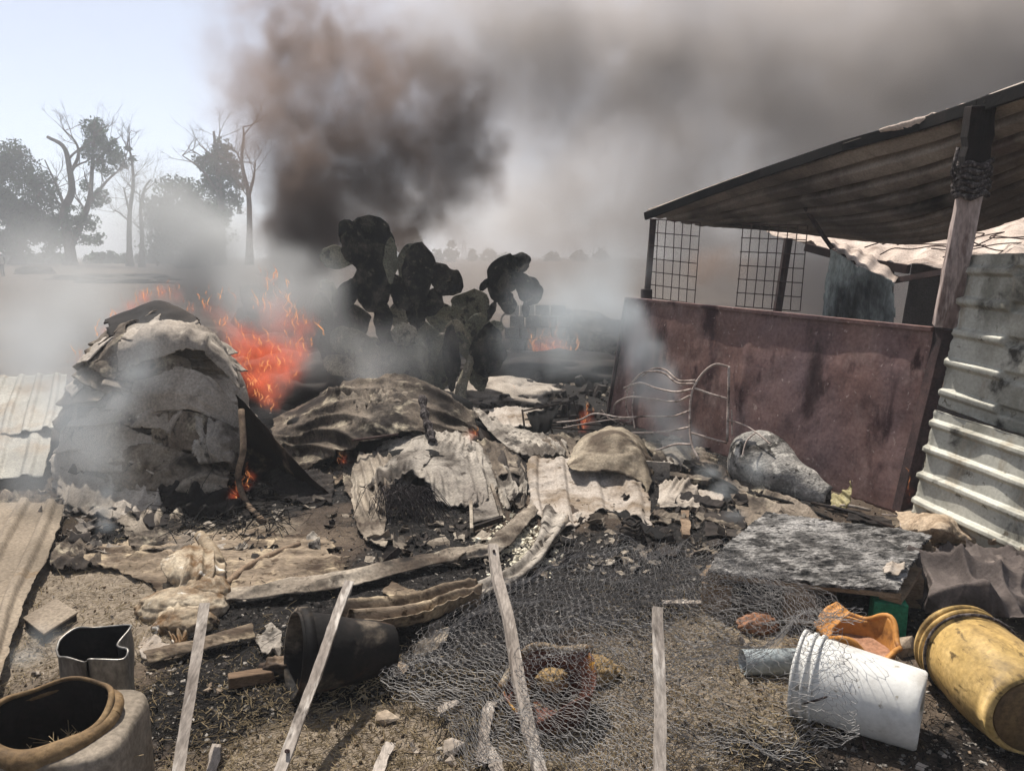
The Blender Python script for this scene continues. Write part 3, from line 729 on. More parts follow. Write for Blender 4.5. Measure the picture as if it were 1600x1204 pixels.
# ------------------------------------------------------------------ left: heap of burnt layered sheets
hc = Vector((-2.72, 5.62, 0)); 
e = empty('burnt_heap', hc, 'tall rounded heap of burnt curling layers with flames on its crown', 'heap')
def heap_r(th, z):
    """radius of the heap at height z"""
    t = max(0.0, min(1.0, z / 1.22))
    return (.60 * (1 - t ** 3.0) ** .5 + .12 * (1 - t))
core = []
mb = MB()
prof = [(max(.01, heap_r(0, 1.22 * k / 16)), 1.22 * k / 16) for k in range(17)]
mb.lathe(prof, 40, Matrix.Translation(hc), lambda p, a, k: Vector((p.x * .95 * (1 + .1 * noise.noise(Vector((math.cos(a) * 1.5, math.sin(a) * 1.5, p.z * 3)))) + p.z * .06, p.y * (.9 + .1 * noise.noise(Vector((math.cos(a) * 2, math.sin(a) * 2, p.z * 5)))), p.z)))
mb.build('core', heap_m, e, True)
rnd = random.Random(21)
def surf(th, z, out):
    r = heap_r(th, z) + out
    return hc + Vector((math.cos(th) * r * .95 + z * .06, math.sin(th) * r * .9, z))
k = 0
for ring, (z0, nfl, hgt) in enumerate(((.03, 4, .24), (.12, 4, .24), (.24, 4, .22), (.35, 4, .22), (.46, 4, .22), (.58, 4, .24), (.70, 3, .24), (.82, 3, .22), (.94, 3, .2))):
    for i in range(nfl):
        th = math.pi * (1.02 + 1.02 * (i + rnd.uniform(-.3, .3)) / nfl) + .1
        wd = math.pi * rnd.uniform(1.1, 2.0) / nfl; h = hgt * rnd.uniform(.7, 1.35); z = z0 + rnd.uniform(-.04, .05)
        lift = rnd.uniform(.015, .075); tl = rnd.uniform(-.22, .22)
        rows = [[surf(th + (q / 3 - .5) * wd, z + h * (1 - j / 3) + tl * (q / 3 - .5), .015 + lift * (j / 3) ** 2 + (.025 * rnd.random() if j == 3 else 0)) for q in range(4)] for j in range(4)]
        m = flap_m[rnd.choice((0, 0, 0, 0, 0, 1, 2))] 
        sheet('layer', rows, m, 40, 24, .014, lambda p, u, v: .030 * fbm(p * 3.6, 3) + .008 * ridge(p * 9, 2), torn=.012, tscale=6, parent=e, seed=k); k += 1
# top cap: dark lid and pale folded sheet
sheet('dark_top', [[P(180, 515, 6.1), P(240, 500, 6.2), P(320, 520, 6.1)], [P(165, 502, 5.7), P(245, 472, 5.8), P(305, 495, 5.75)], [P(172, 526, 5.35), P(240, 520, 5.35), P(315, 510, 5.4)]], heapdark_m, 40, 30, .02, lambda p, u, v: .03 * fbm(p * 2.5, 3), parent=e, torn=.02)
sheet('pale_fold', [[P(185, 520, 5.5), P(250, 500, 5.5), P(320, 510, 5.5), P(362, 560, 5.5)], [P(180, 545, 5.15), P(250, 515, 5.1), P(320, 530, 5.1), P(375, 590, 5.2)], [P(185, 580, 5.1), P(250, 560, 4.98), P(310, 548, 5.0), P(380, 612, 5.1)]], heap_m, 60, 34, .014, crumple(.03, 3.5, .008, 16), parent=e, torn=.08, tscale=7)
ARC = [
 ([[(205, 596, 5.06), (270, 572, 5.02), (330, 590, 5.06), (378, 640, 5.2)], [(198, 626, 5.0), (270, 606, 4.95), (332, 622, 4.98), (376, 668, 5.12)], [(206, 652, 4.96), (272, 640, 4.92), (330, 655, 4.95), (370, 692, 5.08)]], heap_m, .02),
 ([[(140, 618, 5.2), (190, 596, 5.1), (250, 600, 5.0), (290, 622, 4.98)], [(128, 655, 5.12), (188, 632, 5.0), (250, 636, 4.95), (292, 656, 4.92)], [(126, 690, 5.06), (188, 672, 4.96), (250, 672, 4.9), (286, 688, 4.9)]], heap_m, .025),
 ([[(235, 648, 4.96), (290, 640, 4.92), (340, 655, 4.94), (376, 690, 5.05)], [(232, 678, 4.92), (290, 674, 4.86), (340, 688, 4.88), (374, 716, 5.0)], [(240, 700, 4.9), (292, 704, 4.84), (338, 716, 4.86), (368, 735, 4.96)]], tarp_m, .04),
 ([[(300, 655, 4.98), (325, 650, 4.92), (350, 660, 4.92), (378, 668, 5.02)], [(298, 690, 4.9), (326, 688, 4.82), (352, 692, 4.82), (376, 702, 4.92)], [(305, 718, 4.88), (328, 724, 4.8), (350, 722, 4.8), (370, 728, 4.88)]], ashsheet_m, .06),
 ([[(110, 668, 5.15), (160, 655, 5.0), (215, 672, 4.95), (262, 690, 4.9)], [(104, 706, 5.06), (158, 694, 4.92), (215, 706, 4.88), (264, 722, 4.84)], [(104, 740, 5.0), (158, 738, 4.86), (214, 742, 4.82), (262, 750, 4.8)]], heap_m, .03),
 ([[(170, 700, 4.95), (240, 690, 4.88), (310, 712, 4.86), (362, 735, 4.92)], [(162, 735, 4.86), (240, 728, 4.8), (312, 742, 4.78), (364, 760, 4.84)], [(168, 765, 4.8), (240, 768, 4.74), (312, 772, 4.72), (358, 780, 4.76)]], sheet_m, .035),
 ([[(95, 735, 5.05), (150, 742, 4.88), (205, 752, 4.82), (250, 756, 4.8)], [(90, 772, 4.86), (148, 776, 4.74), (206, 780, 4.7), (254, 782, 4.68)], [(92, 800, 4.66), (150, 806, 4.6), (206, 808, 4.58), (250, 804, 4.6)]], heap_m, .04),
 ([[(250, 748, 4.8), (300, 755, 4.76), (345, 764, 4.78), (372, 770, 4.82)], [(246, 776, 4.7), (300, 784, 4.66), (346, 788, 4.66), (374, 790, 4.7)], [(252, 798, 4.62), (300, 808, 4.57), (344, 806, 4.58), (366, 802, 4.6)]], heapdark_m, .05),
 ([[(165, 545, 5.32), (205, 530, 5.18), (250, 545, 5.08), (300, 560, 5.06)], [(152, 580, 5.25), (204, 566, 5.08), (252, 576, 5.02), (304, 590, 5.0)], [(150, 612, 5.2), (202, 600, 5.05), (252, 606, 5.0), (300, 614, 4.98)]], tarp_m, .03)]
for k_, (net, mm, am) in enumerate(ARC):
    sheet('folded_layer', [[P(*q_) for q_ in r_] for r_ in net], mm, 70, 40, .016, crumple(am, 3.4 + .3 * (k_ % 4), .004, 16), torn=.07, tscale=7, parent=e, seed=200 + k_)
# skirt of burnt sheets spilling at its foot
for i, (net, mm, lb) in enumerate((
    ([[P(100, 640, 5.6), P(150, 650, 5.4), P(180, 640, 5.4)], [P(95, 720, 5.15), P(160, 715, 5.0), P(210, 700, 5.0)], [P(90, 775, 4.85), P(170, 775, 4.75), P(240, 765, 4.75)]], heap_m, 'scorched sheet leaning on the left foot of the burnt heap'),
    ([[P(190, 790, 4.95), P(240, 785, 4.95), P(290, 790, 4.95)], [P(185, 815, 4.75), P(235, 812, 4.72), P(285, 822, 4.75)], [P(195, 838, 4.55), P(235, 850, 4.5), P(270, 840, 4.5)]], sheet_m, 'curled sheet lying at the foot of the burnt heap beside the white wisp'),
    ([[P(75, 850, 4.6), P(120, 840, 4.6), P(150, 850, 4.6)], [P(75, 870, 4.35), P(120, 852, 4.3), P(160, 872, 4.35)], [P(80, 890, 4.1), P(125, 893, 4.05), P(160, 885, 4.1)]], tarp_m, 'small humped grey cloth left of the curled sheet'))):
    tag(sheet('scorched_sheet', net, mm, 40, 30, .01, crumple(.025, 5, .006, 20), torn=.08, tscale=8, seed=40 + i), lb, 'sheet')
# burnt wire / fibre tangle at the heap's foot
mb = MB(); rnd = random.Random(3)
for i in range(170):
    p = gr(rnd.uniform(250, 450), rnd.uniform(755, 850)); p.z += rnd.uniform(0, .07)
    d = Vector((rnd.gauss(0, 1), rnd.gauss(0, 1), rnd.gauss(0, .4))).normalized() * rnd.uniform(.06, .22)
    q = Vector((rnd.gauss(0, .05), rnd.gauss(0, .05), rnd.uniform(0, .07)))
    mb.tube(spline([p - d, p + q, p + d], 7), .0025, 3, False)
tag(mb.build('burnt_fibre_tangle', blackm), 'tangle of thin burnt fibres at the foot of the heap', 'tangle', None, 'stuff')

# ------------------------------------------------------------------ dark curved steel sheet beside the heap
net = [[P(370, 616, 5.25), P(402, 648, 5.12), P(442, 700, 4.98), P(514, 770, 4.88)],
       [P(373, 680, 5.40), P(402, 705, 5.32), P(444, 742, 5.25), P(506, 772, 5.0)],
       [P(377, 742, 5.30), P(404, 752, 5.25), P(446, 764, 5.15), P(500, 772, 5.05)]]
tag(sheet('curved_steel_sheet', net, metal_m, 50, 30, .006, lambda p, u, v: .008 * fbm(p * 3, 2), seed=2), 'dark rusted curved steel sheet leaning on the right side of the heap', 'metal sheet')
mb = MB(); mb.tube(spline([P(377, 640, 5.0), P(380, 700, 4.85), P(372, 745, 4.8), P(385, 785, 4.7), P(412, 815, 4.5)], 24), [.022] * 12 + [.02] * 12, 8)
tag(mb.build('burnt_branch', wood_m, None, True), 'crooked burnt branch hanging down between the heap and the curved steel sheet', 'branch')

# ------------------------------------------------------------------ pale corrugated sheets at the left edge
left_m = material('pale_zinc_sheet', ['79756c', '918d83', 'a5a197'], 1.6, 8, .7, .15, 25, metallic=.1, layers=[('8a7c6a', 2.4, .6, .1, (1, 1, 1))])
def ribs(n, amp):
    def f(p, u, v):
        t = (u * n) % 1.0
        return amp * min(1.0, max(0.0, 1 - abs(t - .5) / .22) * 1.8) + .006 * fbm(p * 3, 2)
    return f
for i, (net, n, lb) in enumerate((
    ([[P(-70, 590, 6.9), P(20, 588, 6.9), P(104, 584, 6.9)], [P(-90, 640, 6.2), P(0, 640, 6.2), P(97, 640, 6.2)], [P(-110, 682, 5.75), P(-10, 682, 5.75), P(88, 668, 5.75)]], 6, 'upper pale corrugated sheet at the left edge overlapping the lower one'),
    ([[P(-110, 668, 5.9), P(-15, 668, 5.9), P(82, 664, 5.9)], [P(-120, 710, 5.5), P(-25, 710, 5.5), P(76, 706, 5.5)], [P(-130, 750, 5.15), P(-35, 750, 5.15), P(66, 744, 5.15)]], 4, 'lower pale corrugated sheet at the left edge tucked under the upper one'))):
    tag(sheet('corrugated_sheet', net, left_m, 110, 30, .004, ribs(n, .022), seed=60 + i), lb, 'metal sheet')
dusty_m = material('dust_covered_sheet', ['665b4d', '7b6f60', '918473'], 1.5, 10, .92, .35, 35, layers=[('6e5d49', 4, .64, .06, (1, 1, 1))])
net = [[P(-40, 800, 4.75), P(40, 796, 4.75), P(104, 800, 4.7)], [P(-100, 880, 4.0), P(-5, 880, 4.0), P(78, 878, 3.95)], [P(-130, 960, 3.4), P(-35, 960, 3.4), P(40, 955, 3.35)], [P(-140, 1100, 2.72), P(-60, 1095, 2.74), P(2, 1085, 2.7)]]
net = [[p + Vector((0, 0, .05)) for p in r] for r in net]
tag(sheet('ridged_sheet', net, dusty_m, 70, 70, .005, ribs(3, .035), seed=63), 'long dust covered ridged sheet running down the left edge', 'metal sheet')
net = [[P(0, 770, 5.0), P(60, 772, 5.0), P(110, 775, 5.0)], [P(-20, 790, 4.8), P(60, 792, 4.8), P(100, 795, 4.8)]]
tag(sheet('scorched_sheet', net, tarp_m, 30, 12, .02, crumple(.02, 6), torn=.1, seed=66), 'thin dark strip of scorched sheet above the ridged dusty sheet', 'sheet')

# ------------------------------------------------------------------ burnt prickly pear
cactus_dark = material('burnt_cactus_skin', ['0d0e0d', '1a1b19', '302f2b'], 5, 10, .75, .8, 30, fine=.5, bdist=.02, layers=[('4d4841', 5, .56, .10, (1, 1, 1)), ('5e584d', 11, .63, .06, (1, 1, 1)), ('6a6357', 24, .68, .04, (1, 1, 1))])
cactus_grey = material('scorched_cactus_skin', ['4b4b40', '6a6859', '8c8672'], 5, 10, .85, .7, 26, fine=.5, bdist=.02, layers=[('2a2825', 8, .6, .05, (1, 1, 1)), ('9a917d', 9, .66, .05, (1, 1, 1))])
cactus_pale = material('ashen_cactus_skin', ['6d675b', '8f8775', 'ada48f'], 5, 10, .9, .7, 26, fine=.5, bdist=.02, layers=[('45413a', 7, .6, .06, (1, 1, 1))])
cm = {'d': cactus_dark, 'g': cactus_grey, 'p': cactus_pale}
e = empty('prickly_pear_cactus', G(650, 628), 'large burnt prickly pear cactus with drooping blackened pads', 'cactus')
def pad(u, v, L, wd, ang, Y, mk, fruits=0, rim=0.0, curl=.26, seed=0, th=.075):
    """one flat pad: L, wd in pixels; ang = lean of the tip, degrees clockwise from up"""
    sc = Y / FPX; L *= sc * 1.04; wd *= sc * .54; rnd = random.Random(seed)
    c = P(u, v, Y); a = R(ang)
    up = Vector((math.sin(a), 0, math.cos(a))); sd = Vector((math.cos(a), 0, -math.sin(a)))
    yaw = rnd.uniform(-.55, .55); fw = Vector((0, -1, 0))
    sd2 = sd * math.cos(yaw) + fw * math.sin(yaw); fw2 = fw * math.cos(yaw) - sd * math.sin(yaw)
    wd /= max(.8, math.cos(yaw)); so = Vector((seed * 1.7, seed * .9, 3))
    tilt = rnd.uniform(-.25, .25)
    nu, nv = 22, 20; vs, fs = [], []
    for j in range(nv + 1):
        t = j / nv
        r = max(0.0, 1 - abs(2 * t ** .8 - 1) ** 2.4) ** .55 * (.5 + .5 * sstep(0, .55, t))
        for i in range(nu):
            an = 2 * math.pi * i / nu
            x = math.cos(an) * r * wd * (1 + .30 * noise.noise(Vector((t * 3.6, 0 if math.cos(an) > 0 else 9, seed))))
            tk = th * wd * 1.15 * (r ** .6) * (1 - .35 * math.sin(math.pi * t) * (1 - abs(math.cos(an))))
            z = math.sin(an) * max(tk, .012)
            p = sd2 * x + up * ((t - .5) * L) + fw2 * (z + curl * L * (t - .5) ** 2 + curl * 1.2 * x * x / max(wd, .01) + tilt * (t - .5) * L)
            n = Vector((x / max(wd, .01), t * 3, seed * .7))
            p = p + fw2 * (.13 * wd * noise.noise(n * 1.6) + .05 * wd * ridge(n * 3.5, 2)) + up * (.05 * L * noise.noise(n * 2.2 + so)) + sd2 * (.06 * wd * noise.noise(n * 3 - so))
            vs.append(c + p)
    for j in range(nv):
        for i in range(nu):
            i2 = (i + 1) % nu; fs.append((j * nu + i, j * nu + i2, (j + 1) * nu + i2, (j + 1) * nu + i))
    o = MB().add(vs, fs).build('pad', cm[mk], e, True)
    for k in range(fruits):
        t = (k - (fruits - 1) / 2) / max(1, fruits - 1) * 1.5
        b = c + up * (L * .5 * math.cos(t) * .94) + sd2 * (wd * math.sin(t))
        d = (up * math.cos(t) + sd2 * math.sin(t) + Vector((0, 0, -.5))).normalized()
        mbf = MB(); mbf.tube([b - d * .02, b + d * .02, b + d * .06, b + d * .085, b + d * .09], [.014, .026, .03, .024, .004], 8)
        f = link('fruit', _mk(mbf), cm[mk], None, True); f.parent = o; f.matrix_parent_inverse = Matrix.Translation(-e.location)
def _mk(mb):
    me = bpy.data.meshes.new('fruit'); me.from_pydata(mb.v, [], mb.f); me.update(); return me
Yc = 8.4
PADS = [(573, 386, 94, 74, 2, 0, 'd', 3), (556, 372, 60, 40, -18, -.1, 'd', 2), (527, 404, 52, 34, -82, .1, 'g', 1), (610, 408, 70, 20, 4, -.15, 'g', 0), (637, 408, 54, 30, 22, .1, 'g', 0),
        (658, 428, 94, 50, 10, -.1, 'd', 2), (697, 434, 62, 44, 134, -.15, 'd', 4), (543, 462, 56, 38, -160, 0, 'd', 0), (576, 452, 70, 46, -12, .05, 'd', 0), (600, 450, 66, 28, 8, .1, 'd', 0),
        (630, 457, 58, 34, 160, .0, 'd', 0), (599, 502, 64, 28, 4, -.1, 'd', 0), (652, 488, 52, 34, 10, .1, 'd', 0), (783, 434, 74, 50, 14, .0, 'd', 2), (812, 414, 40, 30, 30, .05, 'd', 2),
        (826, 450, 54, 36, 150, -.05, 'd', 4), (758, 444, 24, 12, -140, .0, 'd', 0), (822, 482, 26, 12, 175, -.05, 'd', 0), (740, 486, 66, 62, 6, .35, 'g', 2), (769, 486, 32, 11, 24, .0, 'd', 0),
        (745, 516, 54, 40, 8, .1, 'g', 1), (759, 545, 84, 54, 180, -.25, 'd', 6), (730, 545, 62, 22, -18, -.1, 'g', 0), (707, 560, 106, 26, 3, -.2, 'd', 0), (691, 575, 84, 24, 12, -.05, 'g', 3),
        (555, 506, 60, 56, -6, .1, 'd', 0), (559, 533, 60, 40, -75, -.1, 'g', 0), (533, 573, 58, 32, -66, -.1, 'p', 0), (592, 545, 48, 32, -50, .0, 'g', 0), (626, 492, 44, 36, 8, .3, 'p', 0),
        (629, 522, 36, 36, 0, -.15, 'p', 0), (636, 552, 44, 36, 20, -.1, 'g', 0), (690, 496, 46, 46, 10, .4, 'g', 0), (668, 540, 84, 50, -16, .2, 'g', 0), (713, 524, 52, 34, -8, .25, 'p', 0),
        (588, 578, 46, 40, 10, -.1, 'p', 0), (652, 598, 50, 56, 0, -.25, 'g', 0), (508, 495, 74, 32, -6, .1, 'd', 0), (520, 540, 60, 44, 15, .3, 'd', 0), (610, 590, 60, 44, 5, .1, 'g', 0), (680, 590, 60, 44, -6, .25, 'g', 0), (560, 585, 64, 44, 0, .3, 'd', 0), (640, 580, 70, 44, 0, .3, 'd', 0), (575, 560, 56, 44, 22, -.2, 'g', 1), (618, 560, 52, 40, -18, -.25, 'g', 0), (655, 565, 60, 42, 12, -.2, 'g', 1), (540, 535, 54, 40, -30, -.05, 'g', 2), (692, 545, 54, 36, 26, .1, 'g', 0), (795, 470, 40, 26, 165, .05, 'd', 2), (768, 520, 44, 30, 40, .05, 'g', 1), (590, 420, 60, 40, -14, .05, 'd', 1), (520, 460, 52, 34, -40, .2, 'g', 0), (675, 470, 48, 34, -150, .1, 'd', 2), (745, 590, 44, 26, 150, -.1, 'g', 0)]
for i, (u, v, L, wd, ang, dy, mk, fr) in enumerate(PADS):
    pad(u, v, L, wd, ang, Yc + dy, mk, fr, seed=i + 1)
mb = MB(); mb.tube(spline([P(718, 630, 8.2), P(722, 600, 8.2), P(735, 565, 8.25), P(742, 540, 8.3)], 14), [.075 - .003 * k for k in range(14)], 9)
mb.build('stem', cactus_pale, e, True)
mb = MB(); mb.tube(spline([P(620, 640, 8.6), P(612, 590, 8.6), P(604, 530, 8.5), P(590, 480, 8.45)], 14), [.11 - .004 * k for k in range(14)], 9); mb.build('stem', cactus_dark, e, True)
mb = MB(); mb.tube(spline([P(660, 640, 8.6), P(664, 590, 8.6), P(656, 520, 8.5)], 14), [.10 - .003 * k for k in range(14)], 9); mb.build('stem', cactus_grey, e, True)

# ------------------------------------------------------------------ centre: draped and crumpled burnt sheets
net = [[W(440, .02, 7.0), W(500, .2, 7.1), W(580, .3, 7.2), W(650, .3, 7.2), W(720, .2, 7.1), W(770, .02, 7.0)],
       [P(428, 660, 6.5), P(478, 632, 6.5), P(545, 600, 6.5), P(625, 591, 6.5), P(690, 612, 6.4), P(745, 655, 6.3)],
       [P(424, 672, 6.15), P(468, 660, 6.05), P(540, 632, 6.0), P(620, 620, 6.0), P(690, 640, 6.0), P(750, 690, 5.9)],
       [P(428, 690, 5.85), P(465, 705, 5.7), P(535, 668, 5.65), P(610, 655, 5.65), P(680, 665, 5.7), P(748, 712, 5.7)],
       [P(436, 706, 5.65), P(470, 735, 5.45), P(540, 705, 5.45), P(600, 688, 5.5), P(655, 675, 5.55), P(735, 722, 5.6)]]
tag(sheet('draped_tarp', net, tarp_m, 130, 100, .012, cloth((.25, .75, .7), 17, .055, 1.5, .12), torn=.035, tscale=6, seed=3), 'large scorched brown tarp draped over the mound below the cactus', 'tarp')
net = [[P(505, 622, 6.2), P(560, 606, 6.2), P(620, 606, 6.2), P(665, 618, 6.15)], [P(545, 640, 5.95), P(575, 628, 5.92), P(615, 622, 5.92), P(660, 628, 5.95)], [P(546, 642, 5.9), P(570, 640, 5.85), P(618, 630, 5.86), P(655, 638, 5.9)]]
tag(sheet('folded_cloth', net, sheet_m, 70, 30, .012, crumple(.045, 5, .01, 18), torn=.12, tscale=7, seed=5), 'pale torn folds of cloth lying on top of the brown tarp', 'cloth')
lump('mound', (-1.05, 6.45, .05), (.95, .55, .42), blackm, None, .2, 2, 4); tag(bpy.data.objects['mound'], 'dark charred mound under the draped brown tarp', 'mound')
# under the tarp: tan sheet edge
tag(sheet('scorched_sheet', [[P(455, 735, 5.75), P(500, 735, 5.75), P(540, 725, 5.75)], [P(462, 750, 5.45), P(505, 752, 5.45), P(540, 742, 5.45)], [P(480, 768, 5.25), P(512, 762, 5.25), P(538, 752, 5.3)]], brown_m, 30, 16, .01, crumple(.02, 5), torn=.1, seed=71), 'tan scorched sheet in the dark hollow under the tarp', 'sheet')
mb = MB(); mb.tube([P(550, 688, 5.4), P(622, 678, 5.4)], .010, 6); tag(mb.build('steel_rod', wire_m, None, True), 'thin dark steel rod jutting from under the brown tarp', 'rod')
mb = MB(); mb.tube(spline([P(660, 620, 5.75), P(664, 650, 5.6), P(672, 672, 5.5), P(676, 690, 5.4)], 20), [.03 + .008 * math.sin(k * 1.4) for k in range(20)], 8); tag(mb.build('burnt_rope_end', rope_m, None, True), 'dark knotted rope hanging over the brown tarp', 'rope')
# crumpled pale sheet forming an arch
fold = cloth((.8, .25, -.45), 34, .045, 1.3, .12)
net = [[P(568, 715, 5.6), P(612, 685, 5.65), P(655, 672, 5.65), P(705, 676, 5.65), P(742, 690, 5.6), P(768, 728, 5.5)],
       [P(560, 752, 5.25), P(610, 722, 5.3), P(660, 706, 5.3), P(708, 705, 5.3), P(748, 722, 5.25), P(772, 752, 5.2)],
       [P(582, 770, 5.0), P(618, 752, 5.0), P(655, 738, 5.0), P(705, 745, 4.98), P(748, 758, 4.95), P(772, 772, 4.95)],
       [P(600, 772, 4.85), P(625, 748, 4.85), P(652, 744, 4.85), P(690, 790, 4.72), P(735, 796, 4.68), P(762, 786, 4.75)]]
e = empty('crumpled_sheet', G(640, 820), 'crumpled ash grey sheet arching over a black hollow in the centre', 'sheet')
sheet('arched_sheet', net, ashsheet_m, 120, 90, .012, fold, torn=.05, tscale=8, parent=e, seed=8)
net = [[P(562, 700, 5.5), P(590, 705, 5.4), P(622, 720, 5.2)], [P(548, 752, 5.1), P(580, 762, 4.95), P(612, 760, 4.85)], [P(552, 800, 4.8), P(578, 812, 4.7), P(604, 800, 4.7)], [P(560, 838, 4.55), P(585, 850, 4.48), P(603, 858, 4.45)]]
sheet('hanging_leg', net, sheet_m, 50, 80, .012, cloth((1, .3, 0), 48, .040, .8, .1), torn=.07, tscale=8, parent=e, seed=9)
net = [[P(645, 690, 5.5), P(660, 680, 5.55), P(690, 690, 5.5)], [P(600, 730, 5.1), P(630, 720, 5.1), P(670, 725, 5.1)], [P(560, 770, 4.9), P(590, 768, 4.85), P(625, 770, 4.85)]]
sheet('side_fold', net, ashsheet_m, 50, 50, .012, fold, torn=.08, parent=e, seed=14)
tag(lump('char_mass', (-.62, 5.35, .03), (.42, .25, .22), blackm, None, .25, 3, 6), 'black charred mass inside the hollow under the crumpled sheet', 'char')
mb = MB(); rnd = random.Random(8); c0 = P(640, 800, 4.75)
for i in range(150):
    a = rnd.uniform(-1.2, 1.2); L = rnd.uniform(.12, .38); s = c0 + Vector((rnd.gauss(-.05, .05), rnd.gauss(.05, .06), rnd.uniform(-.02, .08)))
    mb.tube(spline([s, s + Vector((L * .5 * math.sin(a), -.12 * L, .05 + L * .2)), s + Vector((L * math.sin(a) + .05, -.4 * L, -.08))], 6), .0022, 3, False)
tag(mb.build('burnt_broom_fibres', rope_m), 'fan of burnt fibres spilling from under the crumpled sheet', 'fibres', None, 'stuff')
# sheets between the crumpled one and the pale corrugated sheet
for i, (net, mm, f, lb) in enumerate((
    ([[P(712, 618, 7.0), P(742, 640, 6.6), P(775, 665, 6.3)], [P(735, 640, 6.5), P(790, 668, 6.2), P(850, 680, 6.0)], [P(770, 680, 6.0), P(830, 695, 5.8), P(885, 694, 5.8)], [P(800, 705, 5.6), P(835, 715, 5.5), P(890, 712, 5.55)]], ashsheet_m, cloth((1, .4, 0), 40, .040, .7, .1), 'long pale rippled sheet sloping down from the cactus foot'),
    ([[P(745, 688, 5.8), P(775, 690, 5.8), P(800, 702, 5.7)], [P(758, 720, 5.5), P(790, 715, 5.5), P(818, 725, 5.4)], [P(770, 748, 5.2), P(798, 740, 5.2), P(824, 748, 5.2)]], tarp_m, crumple(.03, 5), 'brown torn sheet between the crumpled sheet and the pale corrugated sheet'),
    ([[P(775, 742, 5.35), P(795, 736, 5.35), P(822, 745, 5.3)], [P(778, 770, 5.05), P(798, 765, 5.0), P(824, 768, 5.05)], [P(785, 792, 4.9), P(800, 795, 4.85), P(822, 785, 4.9)]], ashsheet_m, crumple(.045, 6), 'small crumpled pale lump of sheet left of the pale corrugated sheet'),
    ([[P(722, 690, 5.9), P(752, 700, 5.9), P(770, 715, 5.85)], [P(735, 665, 6.1), P(760, 675, 6.1), P(770, 690, 6.1)]], metal_m, crumple(.02, 5), 'dark burnt sheet with a glowing edge behind the crumpled sheet'))):
    tag(sheet('torn_sheet', net, mm, 60, 50, .01, f, torn=.06, tscale=7, seed=80 + i), lb, 'sheet')
# framed panel scrap by the hollow
e = empty('framed_panel', G(755, 820), 'small bent grey framed panel propped right of the black hollow', 'panel')
sheet('panel', [[P(740, 770, 4.95), P(768, 762, 4.98)], [P(735, 818, 4.66), P(782, 806, 4.66)]], ashsheet_m, 16, 16, .008, crumple(.008, 6), parent=e)
MB().beam(P(735, 768, 4.93), P(737, 828, 4.6), .02, .03).build('rim', sheet_m, e)
MB().beam(P(736, 826, 4.6), P(784, 810, 4.62), .02, .03).build('rim', metal_m, e)
MB().beam(P(768, 758, 5.0), P(784, 808, 4.62), .02, .03).build('rim', sheet_m, e)
# pale corrugated sheet
net = [[P(824, 716, 5.5), P(872, 714, 5.5), P(925, 708, 5.5), P(985, 704, 5.45)],
       [P(822, 745, 5.2), P(874, 745, 5.2), P(932, 742, 5.2), P(1000, 745, 5.15)],
       [P(824, 775, 4.95), P(878, 780, 4.95), P(940, 772, 4.95), P(1015, 778, 4.9)],
       [P(834, 802, 4.72), P(885, 826, 4.62), P(945, 798, 4.76), P(1018, 822, 4.65)]]
tag(sheet('corrugated_sheet', net, palecorr_m, 100, 60, .010, corr(3.6, .018, 'u', crumple(.012, 3, .004, 18), True), torn=.03, tscale=6, seed=11), 'pale scorched corrugated sheet lying in the centre of the debris', 'metal sheet')
sack_m = material('scorched_sack', ['6d6253', '8f8371', 'a99d8a'], 1.5, 10, .92, .4, 40, layers=[('4a3f34', 2.6, .52, .10, (1, 1, 1)), ('241e1a', 3.0, .62, .06, (1, 1, 1))], fine=.35)
net = [[P(890, 712, 5.75), P(918, 682, 5.9), P(955, 670, 5.95), P(990, 676, 5.9), P(1020, 715, 5.75)],
       [P(885, 722, 5.45), P(912, 690, 5.6), P(955, 678, 5.6), P(995, 690, 5.55), P(1025, 725, 5.5)],
       [P(888, 728, 5.25), P(915, 705, 5.35), P(955, 700, 5.35), P(1000, 712, 5.3), P(1018, 745, 5.25)],
       [P(895, 735, 5.12), P(925, 738, 5.12), P(965, 740, 5.1), P(1000, 752, 5.08), P(1012, 775, 5.05)]]
tag(sheet('domed_sack', net, sack_m, 80, 60, .012, lambda p, u, v: .035 * fbm(p * 2.6, 3) + .010 * ridge(p * 8, 2), torn=.02, seed=13), 'rounded scorched sack with dark stains bulging over the pale corrugated sheet', 'sack')
tag(sheet('torn_sheet', [[P(1000, 680, 5.9), P(1030, 690, 5.85), P(1062, 715, 5.8)], [P(1015, 710, 5.5), P(1045, 715, 5.5), P(1075, 730, 5.5)], [P(1020, 720, 5.4), P(1040, 735, 5.4), P(1060, 745, 5.4)]], tarp_m, 30, 20, .01, crumple(.04, 5), torn=.12, seed=91), 'crumpled dark sheet right of the domed sack', 'sheet')
# tin panel with round hole
e = empty('holed_panel', G(1025, 760), 'burnt tin panel with a round hole behind the domed sack', 'panel')
c = P(1016, 738, 5.3); q = Matrix.Rotation(-.25, 3, 'Z')
mb = MB(); n = 24; vs, fs = [], []
for yy in (0, .012):
    for i in range(n):
        a = 6.2832 * i / n; vs.append(c + q @ Vector((.03 * math.cos(a), yy, .03 * math.sin(a))))
    for i in range(n):
        a = 6.2832 * i / n; k = max(abs(math.cos(a)), abs(math.sin(a))); vs.append(c + q @ Vector((.14 * math.cos(a) / k, yy, .085 * math.sin(a) / k)))
for o in (0, 2 * n):
    for i in range(n):
        j = (i + 1) % n; fs.append((o + i, o + j, o + n + j, o + n + i))
for i in range(n):
    j = (i + 1) % n; fs.append((i, j, 2 * n + j, 2 * n + i)); fs.append((n + i, n + j, 3 * n + j, 3 * n + i))
mb.add(vs, fs).build('plate', ashsheet_m, e)

